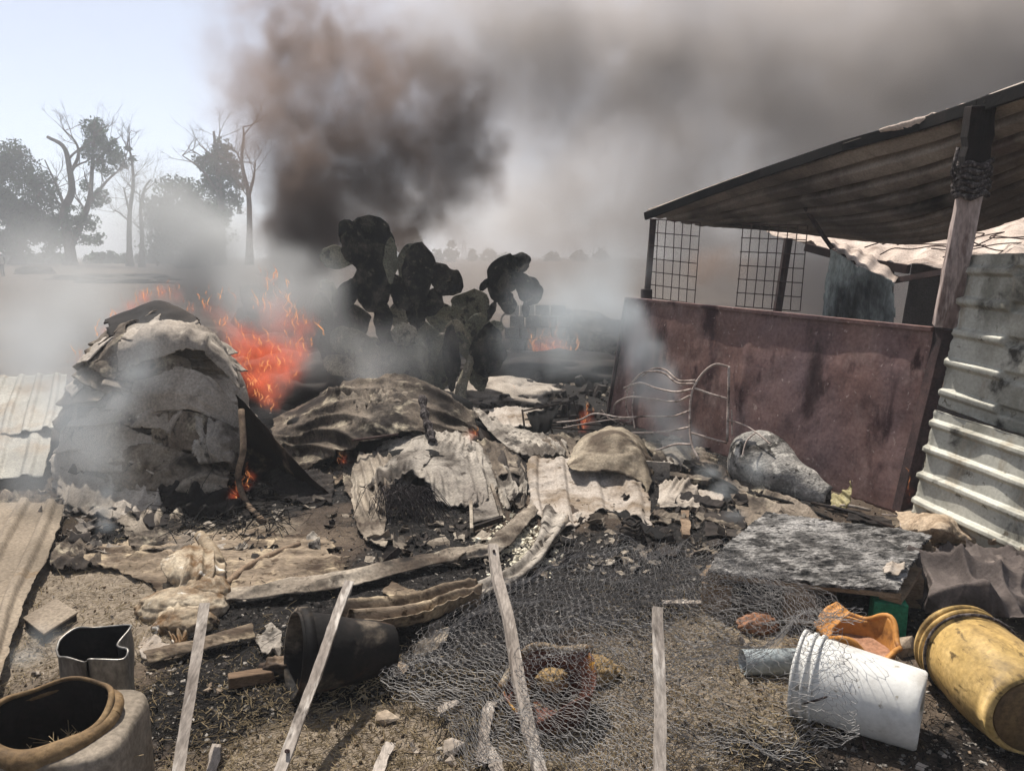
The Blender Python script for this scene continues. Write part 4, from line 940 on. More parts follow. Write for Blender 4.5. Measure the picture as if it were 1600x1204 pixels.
# ------------------------------------------------------------------ iron bedstead leaning by the red panel
iron_m = material('burnt_iron_rod', ['8a7a70', 'a3948a', 'b7aaa0'], 8, 5, .8, .2, layers=[('4a3c36', 6, .58, .08, (1, 1, 1))])
e = empty('iron_bedstead', G(1080, 730), 'rusted iron bedhead of curved rods leaning in front of the red panel', 'bed frame')
def rod(name, pts, r=.008, n=30): MB().tube(spline(pts, n), r, 6).build(name, iron_m, e, True)
rod('post_rod', [P(1139, 572, 5.5), P(1138, 625, 5.42), P(1136, 690, 5.3)], .010)
rod('curved_rod', [P(1139, 573, 5.5), P(1118, 569, 5.52), P(1098, 583, 5.55), P(1082, 610, 5.55), P(1078, 645, 5.5), P(1080, 690, 5.4), P(1092, 718, 5.3)], .009)
rod('cross_rod', [P(1085, 606, 5.55), P(1110, 615, 5.52), P(1138, 623, 5.44)])
rod('cross_rod', [P(1080, 676, 5.43), P(1108, 684, 5.38), P(1136, 692, 5.32)])
for pts in ([P(1086, 594, 5.56), P(1060, 594, 5.7), P(1040, 578, 5.85), P(1020, 576, 6.0), P(1003, 588, 6.1)], [P(1084, 599, 5.56), P(1058, 598, 5.7), P(1035, 582, 5.85), P(1005, 582, 6.0), P(986, 600, 6.15), P(978, 612, 6.2)],
            [P(1080, 608, 5.55), P(1055, 612, 5.7), P(1025, 606, 5.85), P(1000, 598, 6.0), P(975, 606, 6.2)], [P(1078, 618, 5.54), P(1055, 627, 5.7), P(1020, 623, 5.9), P(985, 620, 6.05), P(962, 630, 6.25), P(958, 645, 6.3)],
            [P(1077, 642, 5.5), P(1050, 650, 5.7), P(1010, 650, 5.9), P(970, 652, 6.1), P(930, 646, 6.3), P(905, 656, 6.4), P(870, 660, 6.5)], [P(1078, 667, 5.45), P(1045, 673, 5.7), P(1010, 676, 5.85), P(985, 676, 6.0)],
            [P(1080, 694, 5.4), P(1055, 694, 5.5), P(1030, 702, 5.6), P(1010, 706, 5.7)]):
    rod('curved_rod', pts)
for pts in ([P(985, 660, 6.1), P(978, 630, 6.15), P(984, 600, 6.1)], [P(992, 670, 6.0), P(988, 640, 6.1), P(990, 612, 6.1)], [P(955, 668, 6.3), P(990, 655, 6.2), P(960, 655, 6.3), P(925, 660, 6.4), P(880, 668, 6.5)], [P(975, 664, 6.2), P(950, 652, 6.3), P(940, 640, 6.35)]):
    rod('curved_rod', pts, .006)
rod('bent_rod', [P(1136, 655, 5.35), P(1165, 665, 5.3), P(1185, 678, 5.2), P(1204, 694, 5.1)], .006)
rod('bent_rod', [P(1180, 676, 5.2), P(1166, 690, 5.15), P(1160, 712, 5.1)], .005)
rod('bent_rod', [P(1143, 640, 5.4), P(1144, 680, 5.3)], .006)
# folding crate frame with dark plate
e = empty('metal_crate', G(870, 690), 'dark folded metal crate of thin rods left of the bedhead', 'crate')
sheet('plate', [[P(818, 645, 6.75), P(850, 640, 6.75), P(878, 632, 6.75)], [P(826, 660, 6.65), P(845, 660, 6.65), P(866, 652, 6.65)], [P(835, 675, 6.6), P(850, 677, 6.6), P(860, 672, 6.6)]], blackm, 20, 16, .008, crumple(.015, 5), parent=e, torn=.05)
for pts in ([P(816, 640, 6.75), P(820, 672, 6.6)], [P(816, 642, 6.75), P(896, 626, 6.75)], [P(884, 629, 6.75), P(894, 672, 6.6)], [P(896, 626, 6.75), P(908, 670, 6.6)], [P(820, 655, 6.7), P(905, 650, 6.7)], [P(858, 660, 6.7), P(863, 676, 6.6)], [P(860, 660, 6.7), P(940, 664, 6.6)], [P(862, 668, 6.6), P(930, 672, 6.6)]):
    MB().tube(pts, .009, 6).build('rod', metal_m, e)
# ------------------------------------------------------------------ tapered ash-grey roll by the panel
roll_m = material('ash_grey_roll', ['5d5a56', '85817b', 'aca69d'], 6, 10, .9, .8, 24, bdist=.015, layers=[('2e2b28', 4.5, .55, .09, (1, 1, 1)), ('bdb7ad', 9, .60, .06, (1, 1, 1)), ('3a3632', 24, .62, .05, (1, 1, 1))])
e = empty('tapered_roll', G(1240, 770), 'ash grey tapered roll lying against the foot of the red panel', 'roll')
axp = spline([P(1172, 712, 5.45), P(1190, 722, 5.3), P(1225, 742, 5.1), P(1262, 762, 4.95), P(1300, 776, 4.85)], 26)
rr = spline([Vector((x, 0, 0)) for x in (.17, .225, .215, .185, .15, .115, .09, .085)], 26)
mb = MB(); mb.tube(axp, [max(.02, q.x) for q in rr], 28, False)
mb.v = [tuple(Vector(p) + Vector((noise.noise(Vector(p) * 5), noise.noise(Vector(p) * 5 + Vector((9, 0, 0))), noise.noise(Vector(p) * 5 + Vector((0, 9, 0))))) * .045) for p in mb.v]
o = mb.build('tapered_body', roll_m, e, True); sd = o.modifiers.new('t', 'SOLIDIFY'); sd.thickness = .012; sd.offset = -1
yel_m = material('melted_yellow_plastic', ['7d7350', '948a66', 'a69d7c'], 5, 6, .6, .2)
tag(sheet('melted_plastic', [[P(1300, 772, 4.78), P(1318, 770, 4.75), P(1332, 752, 4.75)], [P(1298, 788, 4.7), P(1315, 786, 4.68), P(1330, 775, 4.68)], [P(1298, 792, 4.65), P(1312, 795, 4.62), P(1325, 792, 4.62)]], yel_m, 24, 20, .008, crumple(.02, 8), torn=.08), 'melted olive yellow plastic scrap at the open end of the roll', 'plastic scrap')
# ------------------------------------------------------------------ grey sheet and charred planks between roll and pallet
tag(sheet('slumped_sheet', [[P(1075, 720, 5.75), P(1120, 728, 5.6), P(1180, 748, 5.4), P(1250, 770, 5.15)], [P(1100, 735, 5.5), P(1150, 750, 5.3), P(1205, 775, 5.1), P(1265, 790, 4.95)], [P(1130, 758, 5.2), P(1165, 785, 5.0), P(1210, 800, 4.85), P(1280, 806, 4.75)], [P(1155, 800, 4.85), P(1170, 830, 4.6), P(1200, 836, 4.55), P(1290, 820, 4.62)]], tarp_m, 80, 60, .012, crumple(.04, 2.5, .008, 14), torn=.05, seed=17), 'slumped scorched grey sheet between the roll and the pallet', 'sheet')
rnd = random.Random(77)
planks = [((1075, 722), (1160, 775), 5.4, .09, 'long charred plank sloping beside the slumped sheet'), ((1040, 742), (1110, 752), 5.35, .07, 'short charred plank below the holed panel'), ((1060, 776), (1130, 790), 5.0, .09, 'ash topped plank end in the middle of the charred boards'),
          ((1075, 795), (1125, 800), 4.85, .07, 'short thick charred board near the smoke wisp'), ((1020, 802), (1070, 812), 4.75, .06, 'pale round ended timber right of the pale corrugated sheet'), ((1105, 812), (1160, 830), 4.65, .06, 'half burnt board beside the pallet corner')]
for i, (a, b, Y, w, lb) in enumerate(planks):
    p, q = P(a[0], a[1], Y), P(b[0], b[1], Y - .25)
    tag(MB().beam(p, q, w, .035, rnd.uniform(-.5, .5), 14, .28).build('charred_plank', (blackm, tarp_m, heapdark_m, tarp_m)[i % 4] if i != 4 else sheet_m), lb, 'plank', 'charred planks around the pallet')
tag(MB().beam(P(1070, 800, 4.7), P(1072, 838, 4.6), .05, .03, 0, 6, .2).build('charred_stub', wood_m), 'upright charred stub of wood right of the pale timber', 'wood stub')
tag(sheet('torn_sheet', [[P(1055, 775, 5.1), P(1095, 765, 5.1), P(1130, 772, 5.05)], [P(1062, 785, 4.95), P(1098, 778, 4.92), P(1130, 783, 4.9)]], palecorr_m, 24, 12, .01, crumple(.015, 6), torn=.1, seed=93), 'pale flat scrap of sheet lying on the charred boards', 'sheet')
tag(sheet('torn_sheet', [[P(945, 795, 4.85), P(985, 800, 4.8), P(1030, 830, 4.7)], [P(960, 802, 4.7), P(1000, 818, 4.6), P(1060, 842, 4.5)], [P(975, 812, 4.6), P(1010, 835, 4.5), P(1056, 846, 4.45)]], blackm, 30, 20, .01, crumple(.02, 5), torn=.08, seed=94), 'black burnt flap under the front edge of the pale corrugated sheet', 'sheet')
mb = MB(); 
for k in range(4):
    c = P(985, 838, 4.6) + Vector((0, 0, .03 * k)); r = .08 - .01 * k
    mb.tube([c + Vector((math.cos(a) * r, math.sin(a) * r * .8, .01 * math.sin(3 * a + k))) for a in [6.2832 * i / 24 for i in range(25)]], (.008), 6, False)
tag(mb.build('wire_coil', heapdark_m, None, True), 'coil of ash covered wire below the black flap', 'coil')
for i, (a, b, r, lb) in enumerate((((1268, 785, 4.85), (1400, 826, 4.45), .012, 'thin bent metal strip on the ground behind the pallet'), ((1290, 792, 4.75), (1360, 797, 4.6), .012, 'straight pale rod lying behind the pallet'), ((1182, 772, 5.0), (1300, 812, 4.6), .012, 'dark thin branch lying on the slumped sheet'))):
    tag(MB().tube(spline([P(*a), P(*a).lerp(P(*b), .5) + Vector((0, 0, .02)), P(*b)], 10), r, 6).build('metal_rod' if i < 2 else 'branch', (metal_m, palecorr_m, blackm)[i], None, True), lb, 'rod' if i < 2 else 'branch')
mb = MB(); mb.tube([P(1378, 803, 4.55), P(1406, 806, 4.5), P(1408, 826, 4.45)], .006, 6); tag(mb.build('bent_wire', iron_m), 'bent wire hook standing behind the pallet edge', 'wire')

# ------------------------------------------------------------------ hazy rubble behind: block stack and mounds
blk_m = material('grey_block', ['6d6860', '878177', '9d968b'], 3, 6, .95, .4)
e = empty('block_stack', G(838, 560), 'hazy stack of pale concrete blocks behind the right cactus pads', 'block stack')
for r_ in range(5):
    for c_ in range(4):
        p = P(800 + 24 * c_ + (8 if r_ % 2 else 0), 556 - r_ * 18, 12.5); MB().box(p, (.235, .2, .17), Matrix.Rotation(rnd.uniform(-.06, .06), 3, 'Z'), .008).build('block', blk_m, e, bevel=.008)
m = frame_to((0, -1, .05), P(797, 501, 12.2)); MB().lathe([(.13, -.03), (.16, -.03), (.16, .03), (.13, .03), (.13, -.03)], 20, m).build('ring', blk_m, e, True)
for i, (u, v, Y, sx, sz, mm, lb) in enumerate(((905, 545, 13, 1.0, .45, sheet_m, 'hazy heap of pale debris burning behind the cactus'), (850, 585, 11, 1.3, .22, heapdark_m, 'low dark char ridge in front of the burning debris'),
                                         (780, 615, 9.2, .6, .12, heap_m, 'small flat debris pile right of the cactus stem'), (470, 610, 8.8, .8, .35, heapdark_m, 'dark burning pile behind the curved steel sheet'), (400, 560, 9.5, .7, .45, heapdark_m, 'dark burning pile behind the tall heap'), (455, 480, 14, .9, .8, heapdark_m, 'dark burnt bush stump in the smoke behind the fire'))):
    p = gr(u, v) if False else P(u, v, Y); p.z = sz * .35
    tag(lump('debris_heap', p, (sx, .6, sz), mm, None, .35, 2.6, i + 3, 4, rg=.12), lb, 'heap')
def back_area(rnd):
    p = G(rnd.uniform(740, 985), rnd.uniform(545, 668)); return p.x, p.y
scatter('charred_rubble', 420, back_area, (.03, .22), heapdark_m, 'chip', 55, .5)
scatter('pale_rubble', 160, back_area, (.03, .16), sheet_m, 'chip', 56, .4)
MB().box(P(920, 580, 10.6) , (.18, .12, .34), None, .03).build('charred_block', blackm); tag(bpy.data.objects['charred_block'], 'dark upright charred block on the smoking ground', 'block')

# ------------------------------------------------------------------ more burnt sheet between the larger pieces
EX = [
 ([[(760, 640, 7.6), (800, 634, 7.6), (850, 640, 7.5)], [(752, 655, 7.2), (800, 652, 7.2), (845, 655, 7.15)], [(770, 668, 6.8), (805, 668, 6.8), (838, 668, 6.8)]], palecorr_m, 'flat tan sheet lying behind the long rippled sheet'),
 ([[(1030, 690, 5.9), (1055, 680, 5.85), (1080, 700, 5.8)], [(1032, 712, 5.6), (1058, 700, 5.6), (1085, 718, 5.55)], [(1028, 728, 5.45), (1050, 730, 5.4), (1080, 735, 5.4)]], ashsheet_m, 'folded grey sheet standing like a ridge right of the domed sack'),
 ([[(1062, 706, 5.8), (1090, 700, 5.75), (1118, 716, 5.7)], [(1070, 728, 5.5), (1100, 722, 5.45), (1130, 740, 5.4)], [(1080, 748, 5.25), (1112, 752, 5.2), (1140, 762, 5.15)]], tarp_m, 'folded dark sheet behind the long charred plank'),
 ([[(1030, 755, 5.2), (1065, 750, 5.2), (1090, 760, 5.15)], [(1028, 775, 5.0), (1062, 772, 5.0), (1092, 780, 4.95)], [(1030, 795, 4.85), (1062, 792, 4.82), (1095, 800, 4.8)]], heap_m, 'rumpled grey brown sheet below the holed panel'),
 ([[(1095, 800, 4.8), (1130, 796, 4.8), (1165, 806, 4.75)], [(1100, 820, 4.6), (1135, 818, 4.6), (1170, 826, 4.55)], [(1102, 838, 4.45), (1140, 842, 4.42), (1180, 845, 4.4)]], heapdark_m, 'blackened curled sheet against the back corner of the pallet'),
 ([[(110, 735, 5.1), (150, 728, 5.1), (190, 738, 5.05)], [(100, 765, 4.85), (145, 758, 4.8), (195, 766, 4.8)], [(95, 790, 4.65), (140, 800, 4.6), (190, 795, 4.62)]], heap_m, 'ragged grey sheet at the left foot of the burnt heap'),
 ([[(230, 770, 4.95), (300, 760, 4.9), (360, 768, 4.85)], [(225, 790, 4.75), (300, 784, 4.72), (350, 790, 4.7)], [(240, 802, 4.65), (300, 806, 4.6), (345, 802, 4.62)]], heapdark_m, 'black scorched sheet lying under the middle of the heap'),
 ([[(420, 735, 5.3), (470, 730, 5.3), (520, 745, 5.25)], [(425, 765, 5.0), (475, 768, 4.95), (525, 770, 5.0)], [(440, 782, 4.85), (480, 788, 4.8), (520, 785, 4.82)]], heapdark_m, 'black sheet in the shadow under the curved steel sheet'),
 ([[(520, 690, 5.9), (548, 700, 5.85), (565, 715, 5.8)], [(530, 725, 5.55), (552, 740, 5.5), (562, 750, 5.45)], [(540, 770, 5.1), (552, 785, 5.0), (562, 790, 4.98)]], tarp_m, 'dark fold of sheet hanging left of the crumpled sheet'),
 ([[(640, 660, 5.95), (690, 655, 5.9), (735, 668, 5.9)], [(645, 675, 5.75), (690, 672, 5.7), (740, 688, 5.7)], [(655, 690, 5.6), (690, 690, 5.6), (738, 700, 5.6)]], sheet_m, 'pale rumpled sheet between the brown tarp and the crumpled sheet'),
 ([[(770, 700, 5.7), (800, 706, 5.65), (826, 716, 5.6)], [(775, 728, 5.4), (802, 732, 5.35), (826, 740, 5.3)], [(790, 755, 5.15), (808, 760, 5.1), (826, 765, 5.1)]], heapdark_m, 'black hollow sheet left of the pale corrugated sheet'),
 ([[(840, 690, 5.9), (870, 676, 5.95), (900, 690, 5.9)], [(845, 705, 5.7), (875, 700, 5.7), (905, 708, 5.65)], [(850, 715, 5.6), (878, 716, 5.55), (905, 718, 5.55)]], tarp_m, 'dark torn sheet between the rippled sheet and the domed sack'),
 ([[(205, 835, 4.5), (250, 828, 4.5), (300, 838, 4.45)], [(200, 850, 4.38), (255, 846, 4.35), (305, 852, 4.32)], [(215, 862, 4.25), (260, 862, 4.22), (300, 864, 4.22)]], tarp_m, 'dark ragged scrap above the brown corrugated sheet'),
 ([[(480, 838, 4.4), (492, 836, 4.4), (500, 838, 4.4)], [(480, 848, 4.3), (492, 847, 4.3), (501, 850, 4.28)], [(482, 858, 4.2), (492, 859, 4.2), (502, 860, 4.2)]], ashsheet_m, 'small square pale scrap at the right end of the brown corrugated sheet'),
 ([[(1330, 800, 4.6), (1360, 806, 4.55), (1390, 812, 4.5)], [(1320, 812, 4.5), (1360, 818, 4.45), (1400, 824, 4.4)]], heapdark_m, 'charred strip of sheet behind the pallet under the wire hook'),
]
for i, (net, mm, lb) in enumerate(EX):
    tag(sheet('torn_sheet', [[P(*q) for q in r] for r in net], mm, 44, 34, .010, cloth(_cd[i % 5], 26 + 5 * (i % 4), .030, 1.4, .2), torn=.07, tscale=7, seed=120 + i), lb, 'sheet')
def mid_area(rnd):
    p = G(rnd.uniform(380, 1200), rnd.uniform(690, 900)); return (p.x, p.y) if burn_at(p.x, p.y) > rnd.random() * .8 else None
flakes('scorched_sheet_flakes', 330, mid_area, (.03, .15), sheet_m, 61)
flakes('charred_flakes', 260, mid_area, (.03, .13), heapdark_m, 62)
def heap_area(rnd):
    p = G(rnd.uniform(60, 430), rnd.uniform(760, 870)); return p.x, p.y
flakes('ash_grey_flakes', 260, mid_area, (.02, .09), ashsheet_m, 68)
flakes('heap_flakes', 150, heap_area, (.03, .13), heap_m, 63)
flakes('dark_heap_flakes', 90, heap_area, (.03, .11), heapdark_m, 64)
def right_area(rnd):
    p = G(rnd.uniform(1400, 1620), rnd.uniform(815, 890)); return p.x, p.y
flakes('right_scrap_flakes', 60, right_area, (.02, .08), palecorr_m, 65)
def fore_area(rnd):
    p = G(rnd.uniform(0, 1600), rnd.uniform(930, 1240)); return p.x, p.y
flakes('pale_foreground_flakes', 190, fore_area, (.012, .05), palecorr_m, 66)
# ------------------------------------------------------------------ foreground: brown corrugated sheet and curled strips
net = [[P(150, 842, 4.45), P(280, 838, 4.4), P(400, 826, 4.4), P(500, 835, 4.35)], [P(120, 870, 4.15), P(270, 868, 4.1), P(420, 862, 4.05), P(540, 862, 4.05)],
       [P(215, 905, 3.85), P(300, 905, 3.8), P(420, 895, 3.8), P(560, 880, 3.9)], [P(240, 925, 3.65), P(330, 932, 3.6), P(440, 920, 3.65), P(562, 893, 3.8)]]
tag(sheet('corrugated_sheet', net, brown_m, 100, 60, .008, corr(7, .007, 'v', crumple(.010, 4, .005, 20)), torn=.09, tscale=5, seed=21), 'flat scorched brown corrugated sheet lying on the ground left of centre', 'metal sheet')
def strip(label, top, bot, mat, seed, fn=None, name='bent_strip', n=90):
    top = [p + Vector((0, 0, .035)) for p in top]; bot = [p + Vector((0, 0, .02)) for p in bot]
    mid = [a.lerp(b, .5) + Vector((0, 0, .012)) for a, b in zip(top, bot)]
    return tag(sheet(name, [top, mid, bot], mat, n, 14, .006, fn or crumple(.012, 5, .004, 20), seed=seed, edge=.01), label, 'metal strip')
strip('long bent ash grey strip curving along the front of the brown corrugated sheet', [P(330, 935, 3.6), P(430, 920, 3.66), P(540, 900, 3.8), P(640, 882, 3.95), P(740, 862, 4.15), P(772, 850, 4.25), P(820, 800, 4.7)],
      [P(335, 948, 3.5), P(430, 938, 3.55), P(540, 922, 3.65), P(640, 897, 3.82), P(742, 876, 4.0), P(790, 862, 4.1), P(838, 808, 4.6)], sheet_m, 22)
strip('curved pale steel strip bending up towards the corrugated sheet', [P(735, 930, 3.62), P(780, 908, 3.78), P(815, 885, 3.95), P(840, 850, 4.2), P(852, 800, 4.7)], [P(745, 945, 3.5), P(795, 922, 3.66), P(838, 890, 3.88), P(866, 850, 4.15), P(886, 815, 4.5)], ashsheet_m, 23,
      lambda p, u, v: .015 * math.sin(v * 9) + .008 * ridge(p * 6, 2))
strip('narrow rolled edge of sheet lying under the pale corrugated sheet', [P(838, 860, 4.1), P(862, 836, 4.35), P(886, 812, 4.55)], [P(842, 868, 4.05), P(868, 846, 4.25), P(890, 818, 4.5)], sheet_m, 24, None, 'rolled_strip', 30)
strip('grey plank like strip lying on white ash flakes', [P(770, 845, 4.3), P(800, 820, 4.55), P(826, 795, 4.85)], [P(778, 856, 4.2), P(812, 832, 4.42), P(842, 800, 4.75)], sheet_m, 25, None, 'bent_strip', 40)
tag(sheet('curled_sheet', [[P(612, 906, 3.85), P(640, 918, 3.78), P(672, 926, 3.74), P(690, 932, 3.7)], [P(600, 918, 3.72), P(630, 930, 3.65), P(662, 938, 3.62), P(685, 938, 3.66)], [P(598, 924, 3.68), P(622, 940, 3.58), P(645, 946, 3.55), P(672, 943, 3.58)]], brown_m, 40, 24, .008, crumple(.012, 5), torn=.04, seed=26), 'curled brown scrap of sheet on the black ash', 'sheet')
net = [[P(520, 972, 3.4), P(580, 962, 3.42), P(640, 955, 3.45), P(696, 940, 3.52), P(740, 936, 3.56)], [P(540, 985, 3.28), P(590, 980, 3.28), P(650, 972, 3.3), P(705, 955, 3.4), P(755, 945, 3.48)], [P(560, 1000, 3.12), P(610, 1000, 3.1), P(665, 988, 3.18), P(715, 968, 3.3), P(750, 960, 3.36)]]
net = [[p + Vector((0, 0, .07)) for p in r] for r in net]
tag(sheet('corrugated_sheet', net, brown_m, 70, 40, .008, corr(2.2, .035, 'v', crumple(.016, 4)), torn=.05, seed=27), 'curled brown corrugated sheet behind the burnt black bucket', 'metal sheet')
tag(sheet('torn_sheet', [[P(694, 930, 3.68), P(720, 924, 3.7), P(752, 935, 3.6)], [P(700, 945, 3.5), P(725, 942, 3.5), P(756, 948, 3.48)], [P(715, 955, 3.42), P(735, 962, 3.36), P(752, 958, 3.38)]], tarp_m, 30, 24, .008, crumple(.02, 6), torn=.08, seed=28), 'rounded grey brown end of torn sheet beside the steel strip', 'sheet')
tag(sheet('torn_sheet', [[P(672, 975, 3.3), P(690, 972, 3.3), P(704, 985, 3.2)], [P(655, 1000, 3.1), P(675, 1002, 3.06), P(698, 1000, 3.08)], [P(636, 1014, 3.0), P(655, 1024, 2.94), P(680, 1015, 3.0)]], sheet_m, 24, 24, .008, crumple(.012, 6), torn=.06, seed=29), 'pointed scrap of sheet standing right of the burnt black bucket', 'sheet')
strip('flat scorched strip on the dark soil between the tin and the black bucket', [P(225, 1028, 3.0), P(300, 1012, 3.08), P(395, 990, 3.2)], [P(232, 1040, 2.9), P(305, 1024, 2.98), P(400, 1002, 3.1)], brown_m, 30)
tag(sheet('scorched_sheet', [[P(222, 990, 3.2), P(250, 1000, 3.15), P(275, 1010, 3.1)], [P(214, 1010, 3.05), P(240, 1018, 3.02), P(262, 1022, 3.0)], [P(220, 1030, 2.94), P(240, 1032, 2.93), P(258, 1030, 2.94)]], palecorr_m, 24, 20, .01, crumple(.02, 6), torn=.1, seed=31), 'pale scorched scrap of sheet right of the crushed tin', 'sheet')
# burnt block scrap with tile pattern near the left foot
e = empty('charred_board', G(240, 820), 'charred crazed board lying at the foot of the burnt heap', 'board')
MB().beam(P(232, 800, 4.85), P(262, 822, 4.6), .20, .03, .1, 6, .1).build('board_body', heapdark_m, e)

# ------------------------------------------------------------------ crumpled pale bundle of melted plastic and cloth
bund_m = material('melted_pale_bundle', ['665845', '8a7b66', 'aea18c'], 4, 10, .7, .4, 20, layers=[('5d452b', 5, .54, .09, (1, 1, 1)), ('2c2118', 6, .62, .06, (1, 1, 1)), ('c9c3b8', 9, .66, .05, (1, 1, 1))])
e = empty('crumpled_bundle', G(300, 985), 'crumpled pale bundle of melted sacking with brown stains on the brown sheet', 'bundle')
wr = cloth((.9, .3, -.3), 60, .028, 1.2, .15)
lump('lower_lump', P(285, 950, 3.3) , (.20, .13, .085), bund_m, e, .12, 1.8, 5, 5, rg=.05)
lump('lower_lump', P(318, 935, 3.36), (.14, .12, .10), bund_m, e, .12, 1.8, 9, 5, rg=.05)
lump('lower_lump', P(290, 975, 3.16), (.13, .10, .07), bund_m, e, .14, 1.8, 15, 5, rg=.05)
sheet('upper_sacking', [[P(268, 866, 3.75), P(298, 852, 3.8), P(330, 858, 3.78), P(345, 880, 3.7)], [P(250, 880, 3.55), P(290, 868, 3.55), P(330, 880, 3.52), P(350, 905, 3.5)], [P(258, 900, 3.42), P(295, 895, 3.38), P(328, 905, 3.38), P(352, 922, 3.42)], [P(268, 916, 3.4), P(296, 920, 3.34), P(325, 925, 3.34), P(354, 935, 3.38)]], bund_m, 70, 60, .012, wr, torn=.05, parent=e, seed=33)
sheet('front_fold', [[P(245, 940, 3.3), P(275, 935, 3.25), P(300, 945, 3.2)], [P(250, 965, 3.12), P(272, 958, 3.08), P(298, 968, 3.1)], [P(262, 990, 3.05), P(278, 996, 3.0), P(292, 1000, 3.0)], [P(272, 1010, 3.02), P(280, 1015, 3.0), P(285, 1008, 3.02)]], bund_m, 50, 60, .010, lambda p, u, v: .022 * math.sin(u * 22 + 2 * v) * v + wr(p, u, v), torn=.05, parent=e, seed=34)
MB().tube(spline([P(312, 836, 3.95), P(322, 850, 3.85), P(332, 866, 3.75), P(338, 885, 3.65)], 12), [.03 + .002 * k for k in range(12)], 10).build('rolled_end', bund_m, e, True)
tag(MB().tube(spline([P(352, 912, 3.5), P(385, 886, 3.75), P(420, 868, 3.9), P(468, 850, 4.1)], 30), [.017 + .004 * noise.noise(Vector((k * .6, 0, 0))) for k in range(30)], 8).build('burnt_branch', wood_m, None, True), 'brown stick running from the crumpled bundle over the brown sheet', 'stick')
# flat box lid
box_m = material('grey_brown_board', ['5f5548', '75695b', '887c6c'], 3, 6, .9, .25, 40)
e = empty('flat_box', G(80, 985), 'flat square brown box lying on the dusty sheet edge at left', 'box')
def prism(name, cs, z0, z1, mat, parent, k=1.0, bev=.003):
    m0 = sum(cs, Vector()) / 4; cs = [m0 + (q - m0) * k for q in cs]
    vs = [(q.x, q.y, z0) for q in cs] + [(q.x, q.y, z1) for q in cs]
    return MB().add(vs, [(3, 2, 1, 0), (4, 5, 6, 7)] + [(a, (a + 1) % 4, (a + 1) % 4 + 4, a + 4) for a in range(4)]).build(name, mat, parent, bevel=bev)
_c = [G(35, 964, .048), G(68, 990, .048), G(122, 955, .048), G(88, 934, .048)]
prism('lid', _c, .038, .048, box_m, e)
prism('body', _c, .0, .037, heapdark_m, e, .94)  # dark colour paints the shade on the box's sides

# ------------------------------------------------------------------ vessels
def vessel(r0, r1, h, wall=.006, n=14):
    """profile of an open vessel: outside up, over the lip, inside down"""
    out = [(.001, 0), (r0 * .96, 0), (r0, .008)] + [(r0 + (r1 - r0) * k / n, h * k / n) for k in range(1, n + 1)]
    return out + [(r1 - wall, h)] + [(r0 + (r1 - r0) * k / n - wall, h * k / n) for k in range(n - 1, 0, -1)] + [(r0 - wall, .012), (.001, .012)]
white_m = material('white_plastic', ['b5b3ad', 'c9c7c1', 'd4d2cc'], 2, 6, .5, .1, 30, layers=[('9c958a', 3.5, .58, .14, (1, 1, 1)), ('7d7568', 7, .66, .06, (1, 1, 1)), ('8d8678', 26, .66, .05, (1, 1, 1))], fine=.08)
yellow_m = material('dirty_yellow_plastic', ['a3854f', 'b99a62', 'c8ac78'], 2.5, 8, .5, .15, 30, layers=[('8a7240', 3.0, .55, .14, (1, .5, 1)), ('4a3a26', 3.4, .55, .08, (1, .5, 1)), ('241c16', 9, .66, .05, (1, .4, 1)), ('5f4d30', 30, .62, .06, (1, .5, 1))], fine=.25)
orange_m = material('melted_orange_plastic', ['94622f', 'ab763c', 'ba874c'], 4, 6, .5, .15, 30, layers=[('6d4727', 4, .62, .06, (1, 1, 1))], fine=.15)
mud_m = material('brown_dry_mud', ['6d4b35', '87614a', '9c7860'], 4, 8, .9, .3, 30)
# white bucket on its side
base = G(1440, 1110, .140); ax = G(1268, 1056, .150) - base; ax.normalize()
m = frame_to(ax, base)
e = empty('white_bucket', base, 'white plastic bucket lying on its side under the chicken wire', 'bucket')
MB().lathe(vessel(.132, .148, .40), 48, m, lambda p, a, k: Vector((p.x, p.y, p.z + .004 * math.sin(3 * a)))).build('bucket_body', white_m, e, True)
for h in (.395, .360, .332):
    MB().lathe([(.144, h - .006), (.155, h - .005), (.155, h + .005), (.144, h + .006)], 48, m).build('rim_ring', white_m, e, True)
hp = [m @ Vector((math.cos(a) * .156, math.sin(a) * .156 * .6 - .02, .345 - .15 * math.sin(a))) for a in [math.pi * k / 20 for k in range(21)]]
MB().tube(hp, .0035, 6).build('wire_handle', wire_m, e, True)
# yellow barrel
base = G(1616, 1120, .170); ax = G(1504, 1014, .170) - base; ax.normalize()
m = frame_to(ax, base) @ Matrix.Scale(.83, 4)
e = empty('yellow_barrel', base, 'large dirty yellow plastic barrel lying on its side at right', 'barrel')
prof = [(.001, .015), (.150, .015), (.158, 0), (.172, .012), (.180, .03)] + [(.180 + .022 * math.sin(math.pi * k / 12), .03 + .50 * k / 12) for k in range(13)] + [(.186, .54), (.186, .575), (.172, .58), (.170, .30), (.15, .05), (.001, .05)]
MB().lathe(prof, 56, m, lambda p, a, k: Vector((p.x * (1 + .012 * noise.noise(Vector((math.cos(a), math.sin(a), p.z * 6)))), p.y, p.z))).build('barrel_body', yellow_m, e, True)
for h in (.46, .50, .54): MB().lathe([(.182, h - .012), (.203, h - .007), (.203, h + .007), (.182, h + .012)], 56, m).build('rim_ring', yellow_m, e, True)
mb = MB(); mb.tube([m @ Vector((math.cos(a) * .207, math.sin(a) * .207, .44 + .02 * math.sin(2 * a))) for a in [6.2832 * k / 40 for k in range(41)]], .006, 6, False); mb.build('rope_band', rope_m, e, True)
MB().lathe([(.001, -.004), (.150, -.004), (.152, .01)], 40, m).build('dirty_base', material('brown_grime', ['3d2f22', '5c4933', '75603f'], 4, 8, .8, .3, 30), e, True)
